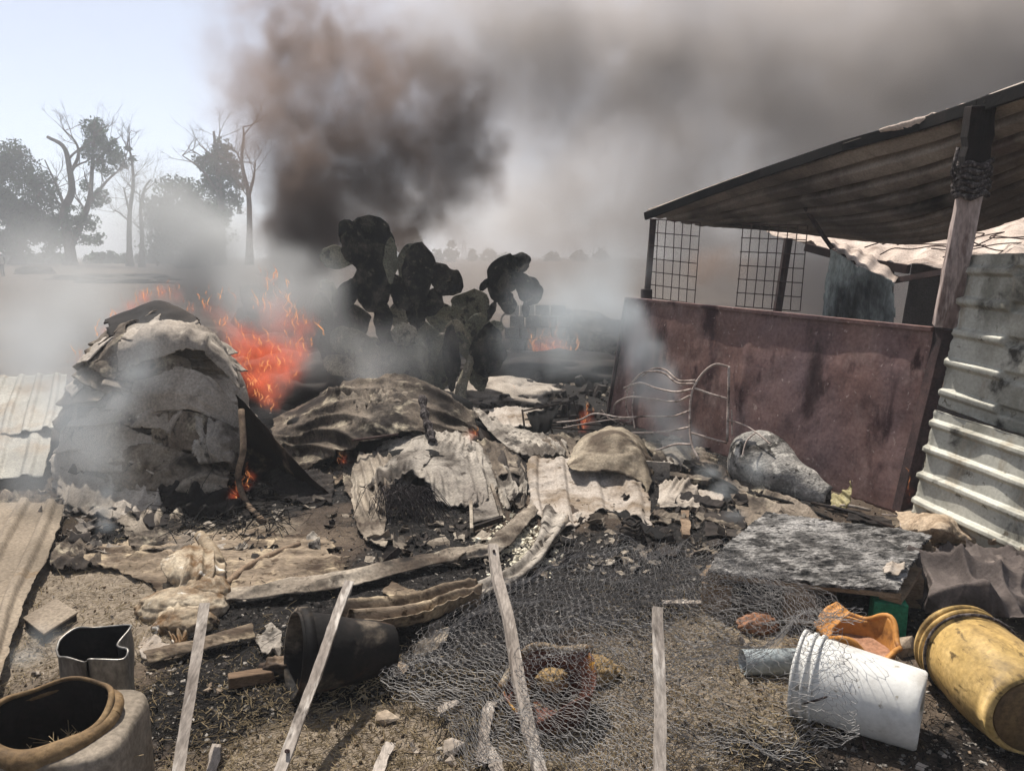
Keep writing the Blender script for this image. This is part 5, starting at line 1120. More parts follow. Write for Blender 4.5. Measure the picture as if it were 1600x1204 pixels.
# orange melted bowl
c = G(1340, 990, .17); c.z = .0
e = empty('melted_bowl', c, 'melted orange bucket stump holding dry brown mud beside the pallet', 'bowl')
def melt(p, a, k):
    top = sstep(.04, .16, p.z)
    lift = .03 * math.sin(a * 2 + .6) + .02 * math.sin(5 * a) + .035 * math.exp(-((a - 2.0) % 6.2832 - 0) ** 2 / .05)
    return Vector((p.x * (1 + .05 * top * math.sin(3 * a)), p.y * (1 + .05 * top * math.cos(2 * a)), p.z + top * lift))
MB().lathe(vessel(.125, .150, .16, .012), 64, Matrix.Translation(c + Vector((0, 0, .01))), melt).build('bowl_body', orange_m, e, True)
MB().lathe([(.001, .105), (.07, .10), (.133, .108)], 40, Matrix.Translation(c), lambda p, a, k: p + Vector((0, 0, .008 * noise.noise(p * 30)))).build('dry_mud', mud_m, e, True)
mb = MB(); mb.tube([c + Vector((math.cos(a) * (.150 + .006 * math.sin(7 * a)), math.sin(a) * (.150 + .006 * math.cos(5 * a)), .172 + .03 * math.sin(a * 2 + .6) + .02 * math.sin(5 * a))) for a in [6.2832 * k / 64 for k in range(65)]], .011, 8, False); mb.build('melted_rim', orange_m, e, True)
sheet('folded_lip', [[c + Vector((-.15, .0, .17)), c + Vector((-.12, .09, .20)), c + Vector((-.03, .14, .24))], [c + Vector((-.13, -.05, .185)), c + Vector((-.07, .02, .20)), c + Vector((.0, .07, .23))]], orange_m, 24, 12, .012, crumple(.012, 10), parent=e)
# grey pipe
p0, p1 = G(1160, 1034, .055), G(1270, 1032, .055)
pipe_m = material('grey_plastic_pipe', ['7f8688', '959c9d', 'a8aeae'], 3, 5, .5, .1)
mb = MB(); mb.lathe([(.05, 0), (.05, (p1 - p0).length), (.044, (p1 - p0).length), (.044, 0), (.05, 0)], 28, frame_to(p1 - p0, p0))
tag(mb.build('grey_pipe', pipe_m, None, True), 'short grey plastic pipe lying under the wire left of the white bucket', 'pipe')
# reddish clay bowl with yellow rim beneath the wire
red_m = material('dull_red_plastic', ['45291f', '5c382c', '704a3c'], 4, 6, .6, .2, layers=[('b08338', 5, .62, .06, (1, 1, 1))])
c = G(858, 1118)
e = empty('red_basin', c, 'broken dull red basin with a pale curled rim under the chicken wire', 'basin')
def brk(p, a, k): return p + Vector((0, 0, sstep(.05, .12, p.z) * (.05 * math.sin(a + 1) + .02 * math.sin(4 * a))))
MB().lathe(vessel(.13, .17, .13, .008), 44, Matrix.Translation(c + Vector((0, 0, .01))), brk).build('basin_body', red_m, e, True)
MB().tube([c + Vector((math.cos(a) * .175, math.sin(a) * .17, .15 + .05 * math.sin(a + 1) + .02 * math.sin(4 * a))) for a in [.5 + 2.6 * k / 24 for k in range(25)]], .016, 8).build('pale_rim', bund_m, e, True)
straw2 = material('yellow_melted_lump', ['75603f', '8d7551', 'a08963'], 6, 6, .8, .4, 30)
tag(lump('melted_lump', G(862, 1095) + Vector((0, 0, .09)), (.06, .05, .04), straw2, None, .25, 3, 3), 'small yellow melted lump inside the red basin', 'lump')
tag(lump('straw_clump', G(925, 1062) + Vector((0, 0, .035)), (.10, .08, .06), straw2, None, .25, 4, 5), 'tan straw clump under the wire right of the red basin', 'clump')
tag(lump('straw_clump', G(1185, 985) + Vector((0, 0, .03)), (.09, .06, .05), mud_m, None, .25, 4, 7), 'brown clump under the wire above the grey pipe', 'clump')
# burnt black bucket on its side
mo, base = G(458, 1022, .170), G(612, 1012, .100)
ax = mo - base; m = frame_to(ax, base)
e = empty('black_bucket', base, 'burnt black bucket lying on its side with its mouth to the left', 'bucket')
bb_m = material('scorched_black_bucket', ['080707', '14110f', '2c2622'], 3, 10, .75, .4, 25, layers=[('6a5f52', 4.0, .57, .08, (1, 1, 1)), ('4a3425', 5, .64, .06, (1, 1, 1))])
MB().lathe(vessel(.095, .162, ax.length, .008), 48, m, lambda p, a, k: Vector((p.x * (1 + .04 * noise.noise(p * 9)), p.y * (1 + .04 * noise.noise(p * 8)), p.z + (.03 * noise.noise(Vector((math.cos(a) * 2, math.sin(a) * 2, 0))) if p.z > .4 else 0)))).build('bucket_body', bb_m, e, True)
MB().lathe([(.157, ax.length - .05), (.172, ax.length - .045), (.172, ax.length - .012), (.159, ax.length - .008)], 48, m).build('rim_band', bb_m, e, True)
tag(sheet('ash_scrap', [[P(404, 976, 3.3), P(425, 974, 3.28), P(440, 985, 3.2)], [P(402, 998, 3.1), P(422, 1000, 3.06), P(440, 1010, 3.0)], [P(408, 1018, 2.98), P(425, 1024, 2.94), P(440, 1030, 2.9)]], white_m if False else ashsheet_m, 30, 30, .012, crumple(.03, 6), torn=.1, seed=35), 'pale ash covered scrap in front of the black bucket mouth', 'scrap')
tag(lump('dark_shard', P(432, 1046, 2.85), (.07, .05, .05), metal_m, None, .35, 2, 3), 'dark twisted metal shard below the mouth of the black bucket', 'shard')
e = empty('wood_block', G(394, 1075), 'short brown wood block with a ridge left of the black bucket', 'wood block')
MB().box(gr(394, 1068) + Vector((0, 0, .03)), (.17, .075, .045), Matrix.Rotation(.35, 3, 'Z') @ Matrix.Rotation(-.15, 3, 'X'), .004).build('block_body', material('brown_wood', ['46382b', '5c4a3a', '6f5c49'], 5, 8, .85, .3, 40, stretch=(.4, 2, 2)), e, bevel=.006)
# crushed tin
tin_m = material('scorched_tin', ['66625c', '8a867f', 'aaa69e'], 2.2, 9, .4, .12, 30, metallic=.5, stretch=(1, 1, .5), layers=[('2a231c', 2.2, .56, .1, (1, 1, .5)), ('7a6144', 3.5, .64, .07, (1, 1, 1))])
tin_in = material('dark_tin_inside', ['0c0b0a', '191614', '2c2723'], 3, 6, .8, .2)  # separate darker colour for inner walls
c = gr(150, 1086); c.z = 0
ringp = [(88, 1012), (95, 998), (120, 984), (150, 977), (200, 976), (203, 985), (185, 1000), (186, 1010), (200, 1018), (192, 1026), (160, 1030), (140, 1033), (136, 1029), (130, 1034), (105, 1030), (92, 1022)]
top = [P(u, v, 2.42 + (1034 - v) / 57 * .30) for u, v in ringp]
top = [Vector((p.x, p.y, .30 + .02 * (i % 3 - 1) * .4)) for i, p in enumerate([G(u, v, .30) for u, v in ringp])]
e = empty('crushed_tin', c, 'crushed open square tin with a dark inside standing at left', 'tin')
tp = spline(top + [top[0]], 97)[:-1]; cen = sum(tp, Vector()) / len(tp); vs, fs = [], []
for k in range(9):
    t = k / 8
    for p in tp:
        q = cen + (p - cen) * (1 - .06 * t) ; q.z = p.z * (1 - t) + .005 * t
        q += Vector((.008 * noise.noise(q * 7), .008 * noise.noise(q * 7 + Vector((5, 0, 0))), 0)); vs.append(q)
n = len(tp)
for k in range(8):
    for i in range(n): fs.append((k * n + i, k * n + (i + 1) % n, (k + 1) * n + (i + 1) % n, (k + 1) * n + i))
MB().add(vs, fs).build('tin_wall', tin_m, e, True)
vi = [cen + (p - cen) * .985 + Vector((0, 0, -.004)) if False else Vector((cen.x + (p[0] - cen.x) * .98, cen.y + (p[1] - cen.y) * .98, p[2])) for p in vs]
MB().add(vi, [f[::-1] for f in fs] + [tuple(8 * n + i for i in range(n))]).build('tin_inside', tin_in, e, True)
MB().tube(tp + [tp[0]], .004, 6, False).build('rolled_lip', tin_m, e, True)
# cut-open canister, bottom left
can_m = material('dusty_tan_canister', ['575046', '706659', '887d6f'], 2.5, 8, .8, .25, 30, layers=[('5a4936', 3.5, .62, .08, (1, 1, 1))])
rim_m = material('melted_brown_rim', ['453625', '6b563c', '8e7757'], 4, 9, .75, .4, 30, layers=[('201913', 3, .6, .08, (1, 1, 1))])
cz = .34; c = G(92, 1132, cz)
e = empty('cut_canister', Vector((c.x, c.y, 0)), 'dusty square canister with a melted round opening at the bottom left corner', 'canister')
q = Matrix.Rotation(.12, 3, 'Z'); c0 = Vector((c.x, c.y, 0))
w2, d2 = .205, .18; seg = 48; vs, fs = [], []
def sq(a, k):
    cx, sx = math.cos(a), math.sin(a); p_ = 5.0
    r = (abs(cx) ** p_ + abs(sx) ** p_) ** (-1 / p_); return Vector((cx * r * w2 * k, sx * r * d2 * k, 0))
OX, RX, RY = -.022, .158, .135
for kk, z in [(1.0, 0), (1.0, cz - .04), (.985, cz - .015), (.95, cz - .003), (.88, cz)]:
    for i in range(seg): vs.append(c0 + q @ (sq(6.2832 * i / seg, kk) + Vector((0, 0, z))))
for i in range(seg):
    a = 6.2832 * i / seg; vs.append(c0 + q @ Vector((OX + RX * math.cos(a), RY * math.sin(a), cz + .008)))
for k in range(5):
    for i in range(seg): fs.append((k * seg + i, k * seg + (i + 1) % seg, (k + 1) * seg + (i + 1) % seg, (k + 1) * seg + i))
MB().add(vs, fs).build('canister_body', can_m, e, True)
def rimz(a): return .030 + .028 * math.sin(a) + .008 * math.sin(2 * a + 1) + .006 * math.sin(5 * a)
def el(p, a, k): return Vector((p.x * RX, p.y * RY, p.z + (rimz(a) if k > 2 else 0)))
MB().lathe([(.001, .10), (.9, .10), (.97, .16), (1.0, cz)], 48, Matrix.Translation(c0) @ q.to_4x4() @ Matrix.Translation((OX, 0, 0)), el).build('sooty_inside', tin_in, e, True)
A_ = [6.2832 * k / 72 for k in range(73)]
MB().tube([c0 + q @ Vector((OX + (RX + .010 + .005 * math.sin(3 * a)) * math.cos(a), (RY + .010) * math.sin(a), cz + .65 * rimz(a) - .004)) for a in A_], [.021 - .013 * math.sin(a) + .003 * math.sin(4 * a) for a in A_], 12, False).build('melted_rim', rim_m, e, True)
MB().tube([c0 + q @ Vector((OX + (RX + .002) * math.cos(a), (RY + .002) * math.sin(a), cz + rimz(a) + .006)) for a in A_], [.010 - .004 * math.sin(a) for a in A_], 8, False).build('inner_lip', rim_m, e, True)
mb = MB(); rnd = random.Random(4); cc = Vector((c.x + .02, c.y - .01, .22))
for i in range(260):
    s = cc + Vector((rnd.gauss(0, .045), rnd.gauss(0, .035), rnd.uniform(-.02, .01))); d = Vector((rnd.gauss(0, .03), rnd.gauss(0, .03), rnd.uniform(.03, .07)))
    mb.tube([s, s + d * .6, s + d + Vector((d.x * .6, d.y * .6, -.01))], .0014, 3, False)
mb.build('straw_tuft', straw_m, e)
o = lump('mud_clod', cc - Vector((0, 0, .05)), (.10, .08, .05), mud_m, e, .2, 3)
# ------------------------------------------------------------------ fence stakes that carried the chicken wire
stake_m = material('weathered_stake', ['71675e', '8f857b', 'a79d92'], 6, 8, .9, .4, 40, stretch=(2, .5, .5), layers=[('4a423b', 7, .63, .06, (2, .5, .5)), ('b8afa4', 10, .62, .05, (2, .5, .5))])
for (a, b, w, t, lb) in (((317, 944, 2.45), (268, 1320, 1.78), .034, .02, 'weathered wooden stake in front of the crumpled bundle, leftmost of the four tall stakes'),
                      ((545, 910, 2.70), (395, 1330, 1.80), .034, .022, 'weathered wooden stake leaning over the black bucket with a nail hole'),
                      ((770, 853, 2.98), (868, 1330, 1.82), .040, .024, 'weathered wooden stake leaning at the left side of the chicken wire'),
                      ((1028, 952, 2.40), (1032, 1340, 1.80), .034, .022, 'upright pale wooden stake in the middle of the chicken wire')):
    e = empty('wooden_stake', P(*b), lb, 'stake', 'wooden stakes of the fallen wire fence')
    MB().beam(P(*a), P(*b), w, t, .2, 26, .06, .013).build('stake_shaft', stake_m, e)
    if a[0] in (545, 770):
        k = P(*a).lerp(P(*b), .70 if a[0] == 545 else .03)
        MB().lathe([(.001, .014), (.006, .014), (.006, -.006)], 10, frame_to((0, -.8, .6), k + Vector((0, -.012, .008)))).build('nail', rust_frame_m, e)
for (a, b, w, lb) in (((335, 1165, 2.3), (318, 1260, 2.05), .032, 'short broken stake standing at the bottom beside the leftmost tall stake'), ((608, 1162, 2.32), (560, 1270, 2.03), .035, 'short broken stake lying at the bottom left of the wire'),
                      ((770, 1098, 2.5), (750, 1190, 2.24), .035, 'splintered stake leaning against its neighbour left of the red basin'), ((756, 1150, 2.36), (800, 1250, 2.1), .035, 'splintered stake crossing its neighbour at the bottom'), ((1235, 935, 3.35), (1035, 942, 3.3), .03, 'thin straight lath lying flat under the wire before the pallet')):
    e = empty('broken_stake', P(*b), lb, 'stake', 'broken stakes in the foreground')
    MB().beam(P(*a), P(*b), w, .020, .2, 12, .22, .02).build('stake_shaft', stake_m, e)

# ------------------------------------------------------------------ pallet with a charred board on it
charb_m = material('ash_crazed_board', ['151413', '4a4744', '8b8782'], 11, 10, .8, .9, 30, pos=[.36, .48, .62], stretch=(.9, 1.25, 1), layers=[('98948f', 2.6, .56, .16, (1, 1, 1)), ('191817', 30, .58, .05, (.5, 2, 1)), ('23201e', 2.2, .64, .08, (1, 1, 1))], fine=.6, fscale=70, bdist=.008)
rawwood_m = material('scorched_pallet_wood', ['5b4c3e', '7a6854', '94826c'], 4, 8, .9, .4, 40, stretch=(1, 1, 3))
green_m = material('green_painted_wood', ['16543c', '1e6a4c', '2d7d5c'], 4, 6, .6, .2, 30, layers=[('2b2c24', 3, .64, .08, (1, 1, 1))])
zt = .235
q00, q10, q11, q01 = G(1098, 884, zt), G(1402, 916, zt), G(1458, 836, zt), G(1195, 800, zt)
e = empty('wooden_pallet', Vector((q00.x, q00.y, 0)), 'burnt wooden pallet with a green painted corner block', 'pallet')
def bil(s, t, z): 
    p = q00.lerp(q10, s).lerp(q01.lerp(q11, s), t); return Vector((p.x, p.y, z))
for k in range(5): MB().beam(bil(0, k / 4 * .9 + .05, zt - .04), bil(1, k / 4 * .9 + .05, zt - .04), .09, .022, 0, 4, .03).build('deck_board', rawwood_m, e)
for s in (.03, .5, .97): MB().beam(bil(s, .01, zt - .065), bil(s, .99, zt - .065), .09, .022, 0, 4, .02).build('stringer', rawwood_m, e)
for s in (.06, .5, .955):
    for t in (.06, .5, .94):
        green = s > .9 and t < .1
        p0 = bil(s, t, 0)
        dx = (q10 - q00).normalized(); rot = Matrix.Rotation(math.atan2(dx.y, dx.x), 3, 'Z')
        MB().box((p0.x, p0.y, .082), (.135, .11, .150), rot, .003).build('corner_block' if green else 'block', green_m if green else rawwood_m, e, bevel=.004)
for t in (.06, .94): MB().beam(bil(0, t, .008), bil(1, t, .008), .09, .015, 0, 3, .02).build('bottom_board', rawwood_m, e)
rows = [[bil(i / 5, j / 4, zt) for i in range(6)] for j in range(5)]
rows[0] = [p + Vector((0, -.03, -.02)) for p in rows[0]]
def crazed(p, u, v):
    c = noise.cell(Vector((p.x * 16, p.y * 30, 0))); w = noise.voronoi(Vector((p.x * 16, p.y * 34, .5)))[0]
    return .003 * fbm(p * 8, 3) + .006 * min(1, (w[1] - w[0]) * 2.2) + .003 * (c - .5)
e2 = sheet('charred_board', rows, charb_m, 240, 170, .022, crazed, torn=.02, tscale=8, seed=41, smooth=False)
tag(e2, 'charred ash crazed board lying on the burnt pallet', 'board')
tag(sheet('pale_flake', [[bil(.90, .10, zt + .022), bil(.985, .10, zt + .02)], [bil(.88, .3, zt + .024), bil(.99, .36, zt + .02)]], palecorr_m, 20, 16, .008, crumple(.008, 10), torn=.14, tscale=12, seed=43), 'pale unburnt flake on the front right corner of the charred board', 'flake')
mb = MB(); h0 = P(1212, 822, 4.62); mb.box(h0, (.13, .10, .11), Matrix.Rotation(.1, 3, 'Z'), .008); tag(mb.build('black_block', blackm), 'square black charred block at the back left of the charred board', 'block')

# ------------------------------------------------------------------ right: dark cloth pile, stones, sand
_k1, _k2 = cloth((.35, 1, .2), 13, .085, 2.2, .05), cloth((1, -.4, .2), 24, .05, 1.8, .05)
cloth_m = material('dark_dusty_cloth', ['37302d', '4d4541', '625954'], 3, 8, .95, .4, 60, fine=.2, layers=[('7d7169', 4, .62, .08, (1, 1, 1))])
net = [[G(1440, 872, .02), G(1490, 862, .05), G(1560, 862, .07), G(1640, 870, .05)], [G(1440, 905, .03), G(1490, 895, .14), G(1560, 890, .17), G(1660, 895, .14)], [G(1430, 935, .03), G(1490, 925, .15), G(1560, 930, .16), G(1670, 935, .12)], [G(1450, 962, .01), G(1500, 965, .06), G(1570, 965, .08), G(1680, 985, .03)]]
tag(sheet('dark_cloth', net, cloth_m, 150, 110, .008, lambda p, u, v: _k1(p, u, v) + _k2(p, u, v), torn=.06, tscale=6, seed=45), 'heap of dusty dark crumpled cloth at the right edge', 'cloth')
stone_m = material('dusty_stone', ['6f6152', '8b7c6b', 'a39481'], 4, 8, .95, .4, 30)
dstone_m = material('dark_stone', ['3b3633', '524b46', '6b625b'], 4, 8, .95, .5, 30)
for i, (u, v, z, s, mm, lb) in enumerate(((1566, 848, .09, (.20, .15, .13), stone_m, 'square dusty stone block above the dark cloth'), (1598, 838, .10, (.16, .14, .14), dstone_m, 'dark rough stone at the right edge beside the square stone'), (1606, 820, .1, (.16, .12, .10), dstone_m, 'dark small stone at the right edge below the wall sheet'), (1417, 1008, .04, (.12, .10, .10), stone_m, 'brown brick piece between the orange bowl and the yellow barrel'),
                                      (622, 1045, .02, (.11, .09, .03), stone_m, 'flat pale stone right of the black bucket'), (602, 1122, .015, (.085, .08, .025), stone_m, 'flat pale stone on the dry grass at bottom centre'), (278, 1053, .012, (.03, .025, .02), stone_m, 'tiny pale pebble near the crushed tin'), (325, 1078, .012, (.045, .03, .025), stone_m, 'pale pebble pair member left of the wood block'), (342, 1080, .012, (.03, .03, .025), stone_m, 'small round pale pebble right of its larger neighbour'),
                                      (700, 1105, .02, (.10, .06, .04), palecorr_m, 'pale lumpy stone below the left edge of the wire'), (712, 1165, .025, (.10, .08, .05), palecorr_m, 'white lumpy stone at the bottom left of the splintered stakes'), (705, 1188, .015, (.05, .04, .03), palecorr_m, 'small white stone at the very bottom'), (1450, 838, .05, (.06, .05, .05), stone_m, 'small stone beside the pallet corner'))):
    p = G(u, v, z); tag(faceted('stone', p, s, mm, None, i + 5, Euler((.15 * (i % 3 - 1), .2 * (i % 2), i * 1.1)).to_matrix(), .45), lb, 'stone')
sand_m = material('tan_sand', ['7d6b57', '978570', 'ac9b86'], 6, 10, .95, .6, 60, fine=.4)
net = [[G(1400, 800, .03), G(1460, 792, .08), G(1530, 800, .03), G(1600, 830, .01)], [G(1415, 830, .04), G(1465, 822, .22), G(1510, 830, .10), G(1590, 850, .04)], [G(1440, 850, .01), G(1478, 850, .06), G(1520, 855, .03), G(1570, 872, .01)]]
tag(sheet('sand_pile', net, sand_m, 60, 50, 0, lambda p, u, v: .02 * fbm(p * 7, 4) + .006 * fbm(p * 30, 2), seed=47), 'small pile of tan sand at the foot of the pale wall', 'sand pile')
tag(MB().tube(spline([P(1458, 850, 4.2), P(1490, 862, 4.1), P(1512, 872, 4.02)], 12), .014, 7).build('stick', wood_m, None, True), 'brown stick lying between the pallet and the dark cloth', 'stick')
# ------------------------------------------------------------------ chicken wire
gal_m = material('galvanised_wire', ['6b6764', '85817d', '9a9691'], 5, 3, .75, 0, metallic=0, fine=.15, spec=.2)
def chicken(label, rows, cell, r, amp, seed, keep=None, sc=2.5):
    """hexagonal mesh of wires pushed over a net of points"""
    rows = [[Vector(p) for p in q] for q in rows]
    NU, NV = 60, 60
    wide = [spline(q, NU) for q in rows]; grid = [[None] * NU for _ in range(NV)]
    for i in range(NU):
        c = spline([w[i] for w in wide], NV)
        for j in range(NV): grid[j][i] = c[j]
    lu = sum((grid[NV // 2][i + 1] - grid[NV // 2][i]).length for i in range(NU - 1)); lv = sum((grid[j + 1][NU // 2] - grid[j][NU // 2]).length for j in range(NV - 1))
    so = Vector((seed * 3.3, seed * 1.1, 0))
    def pos(x, y):
        u = min(max(x / lu, 0), .9999) * (NU - 1); v = min(max(y / lv, 0), .9999) * (NV - 1)
        i, j = int(u), int(v); a, b = u - i, v - j
        p = grid[j][i].lerp(grid[j][i + 1], a).lerp(grid[j + 1][i].lerp(grid[j + 1][i + 1], a), b)
        w = Vector((noise.noise(p * sc + so), noise.noise(p * sc + so + Vector((7, 0, 0))), 0)) * amp * .8
        p = p + w + Vector((0, 0, amp * (.6 * ridge(p * sc * .8 + so, 2) + .25 * fbm(p * 9 + so, 2))))
        p += Vector((noise.noise(p * 40), noise.noise(p * 40 + so), noise.noise(p * 43))) * cell * .30
        p.z = max(p.z, gz(p.x, p.y) + .006); return p
    W_, H_ = cell, cell * .9; nodes = {}; edges = []
    def nd(i, j, k):
        key = (i, j, k)
        if key not in nodes:
            x = (i + (.5 if j % 2 else 0)) * W_; y = j * H_ * .78 + (0 if k == 0 else H_ * .40)
            nodes[key] = pos(x, y) if 0 <= x <= lu and 0 <= y <= lv else None
        return nodes[key]
    ni, nj = int(lu / W_) + 2, int(lv / (H_ * .78)) + 2
    mb = MB()
    for j in range(nj):
        for i in range(ni):
            a, b = nd(i, j, 0), nd(i, j, 1)
            up = [(i, j + 1, 0), (i + 1, j + 1, 0)] if j % 2 else [(i - 1, j + 1, 0), (i, j + 1, 0)]
            for p, q, rr in [(a, b, r * 1.35)] + [(b, nd(*k), r) for k in up]:
                if p is None or q is None or (p - q).length > cell * 2.5: continue
                if keep and not keep((p + q) / 2): continue
                mb.tube([p, q], rr, 3, False)
    e_ = mb.build('chicken_wire', gal_m)
    return tag(e_, label, 'wire mesh')
def H(u, v, z): return G(u, v, z)
main_net = [[H(890, 858, .02), H(960, 868, .12), H(1040, 868, .18), H(1120, 888, .28), H(1200, 905, .26), H(1270, 955, .10)],
            [H(745, 940, .03), H(850, 920, .12), H(960, 925, .16), H(1060, 935, .14), H(1170, 950, .18), H(1300, 985, .20)],
            [H(665, 1015, .02), H(780, 990, .12), H(900, 1000, .16), H(1020, 1005, .12), H(1160, 1010, .16), H(1310, 1005, .36)],
            [H(605, 1085, .02), H(720, 1060, .08), H(860, 1070, .20), H(1000, 1080, .12), H(1150, 1080, .14), H(1340, 1070, .36)],
            [H(690, 1130, .01), H(780, 1140, .10), H(900, 1150, .16), H(1020, 1160, .10), H(1160, 1150, .10), H(1355, 1130, .24)],
            [H(740, 1210, .01), H(820, 1225, .08), H(920, 1240, .10), H(1040, 1245, .06), H(1170, 1220, .06), H(1340, 1180, .06)]]
chicken('large crumpled sheet of chicken wire spread over the foreground and the white bucket', main_net, .038, .0008, .10, 1)
n2 = [[p + Vector((.02, -.03, .05)) for p in r] for r in [[main_net[0][k] for k in (1, 2, 3, 4, 5)], [main_net[1][k] for k in (1, 2, 3, 4, 5)], [main_net[2][k] for k in (0, 1, 2, 4, 5)], [main_net[3][k] for k in (0, 1, 2, 3, 4)]]]
chicken('second crumpled layer of chicken wire folded over the larger one', n2, .036, .0008, .11, 5, None, 3.4)
n4 = [[p + Vector((-.03, .04, .02)) for p in r] for r in [[main_net[1][k] for k in (0, 1, 2, 3, 4)], [main_net[2][k] for k in (0, 1, 2, 3, 4)], [main_net[3][k] for k in (0, 1, 2, 3, 4)], [main_net[4][k] for k in (0, 1, 2, 3, 4)], [main_net[5][k] for k in (0, 1, 2, 3, 4)]]]
chicken('flattened layer of chicken wire lying on the ground under the larger one', n4, .034, .0008, .06, 13, None, 4)
n3 = [[H(980, 872, .14), H(1080, 890, .22), H(1180, 905, .32), H(1225, 915, .33)], [H(1000, 895, .10), H(1100, 915, .18), H(1190, 940, .26), H(1250, 955, .22)], [H(1030, 925, .06), H(1120, 950, .12), H(1210, 975, .20), H(1290, 1000, .18)]]
chicken('bunched upper edge of chicken wire curling up against the pallet front', n3, .034, .0009, .08, 9, None, 5)
mb = MB(); mb.tube(spline([P(1270, 1035, 2.75), P(1305, 1070, 2.62), P(1335, 1115, 2.5), P(1352, 1170, 2.32)], 20), .0045, 6); mb.tube(spline([P(1316, 1010, 2.8), P(1312, 1050, 2.66), P(1308, 1095, 2.55)], 16), .004, 6)
tag(mb.build('loose_fence_wire', wire_m, None, True), 'thick loose fence wires crossing over the white bucket', 'wire')
# bits of pale ash in the curved strip
def ashpl(rnd):
    p = G(rnd.gauss(815, 28), rnd.gauss(850, 22)); return p.x, p.y
scatter('white_ash_flakes', 700, ashpl, (.012, .06), material('white_ash', ['9a927f', 'b9b19d', 'd0c8b6'], 6, 4, .95, .3, island=.25), 'chip', 17, .3)

for i, (a, b, w, lb) in enumerate((((1448, 868), (1530, 890), .03, 'thin charred lath beside the dark cloth'), ((1400, 832), (1440, 846), .03, 'short dusty lath behind the pallet corner'), ((1520, 862), (1560, 878), .035, 'short pale lath between the stone block and the dark cloth'))):
    p, q = G(*a, .04), G(*b, .05)
    tag(MB().beam(p, q, w, .018, .3, 8, .15, .01).build('broken_lath', (blackm, wood_m, stake_m)[i]), lb, 'lath', 'broken laths at the right edge')
flakes('right_dark_flakes', 70, right_area, (.02, .09), heapdark_m, 67)
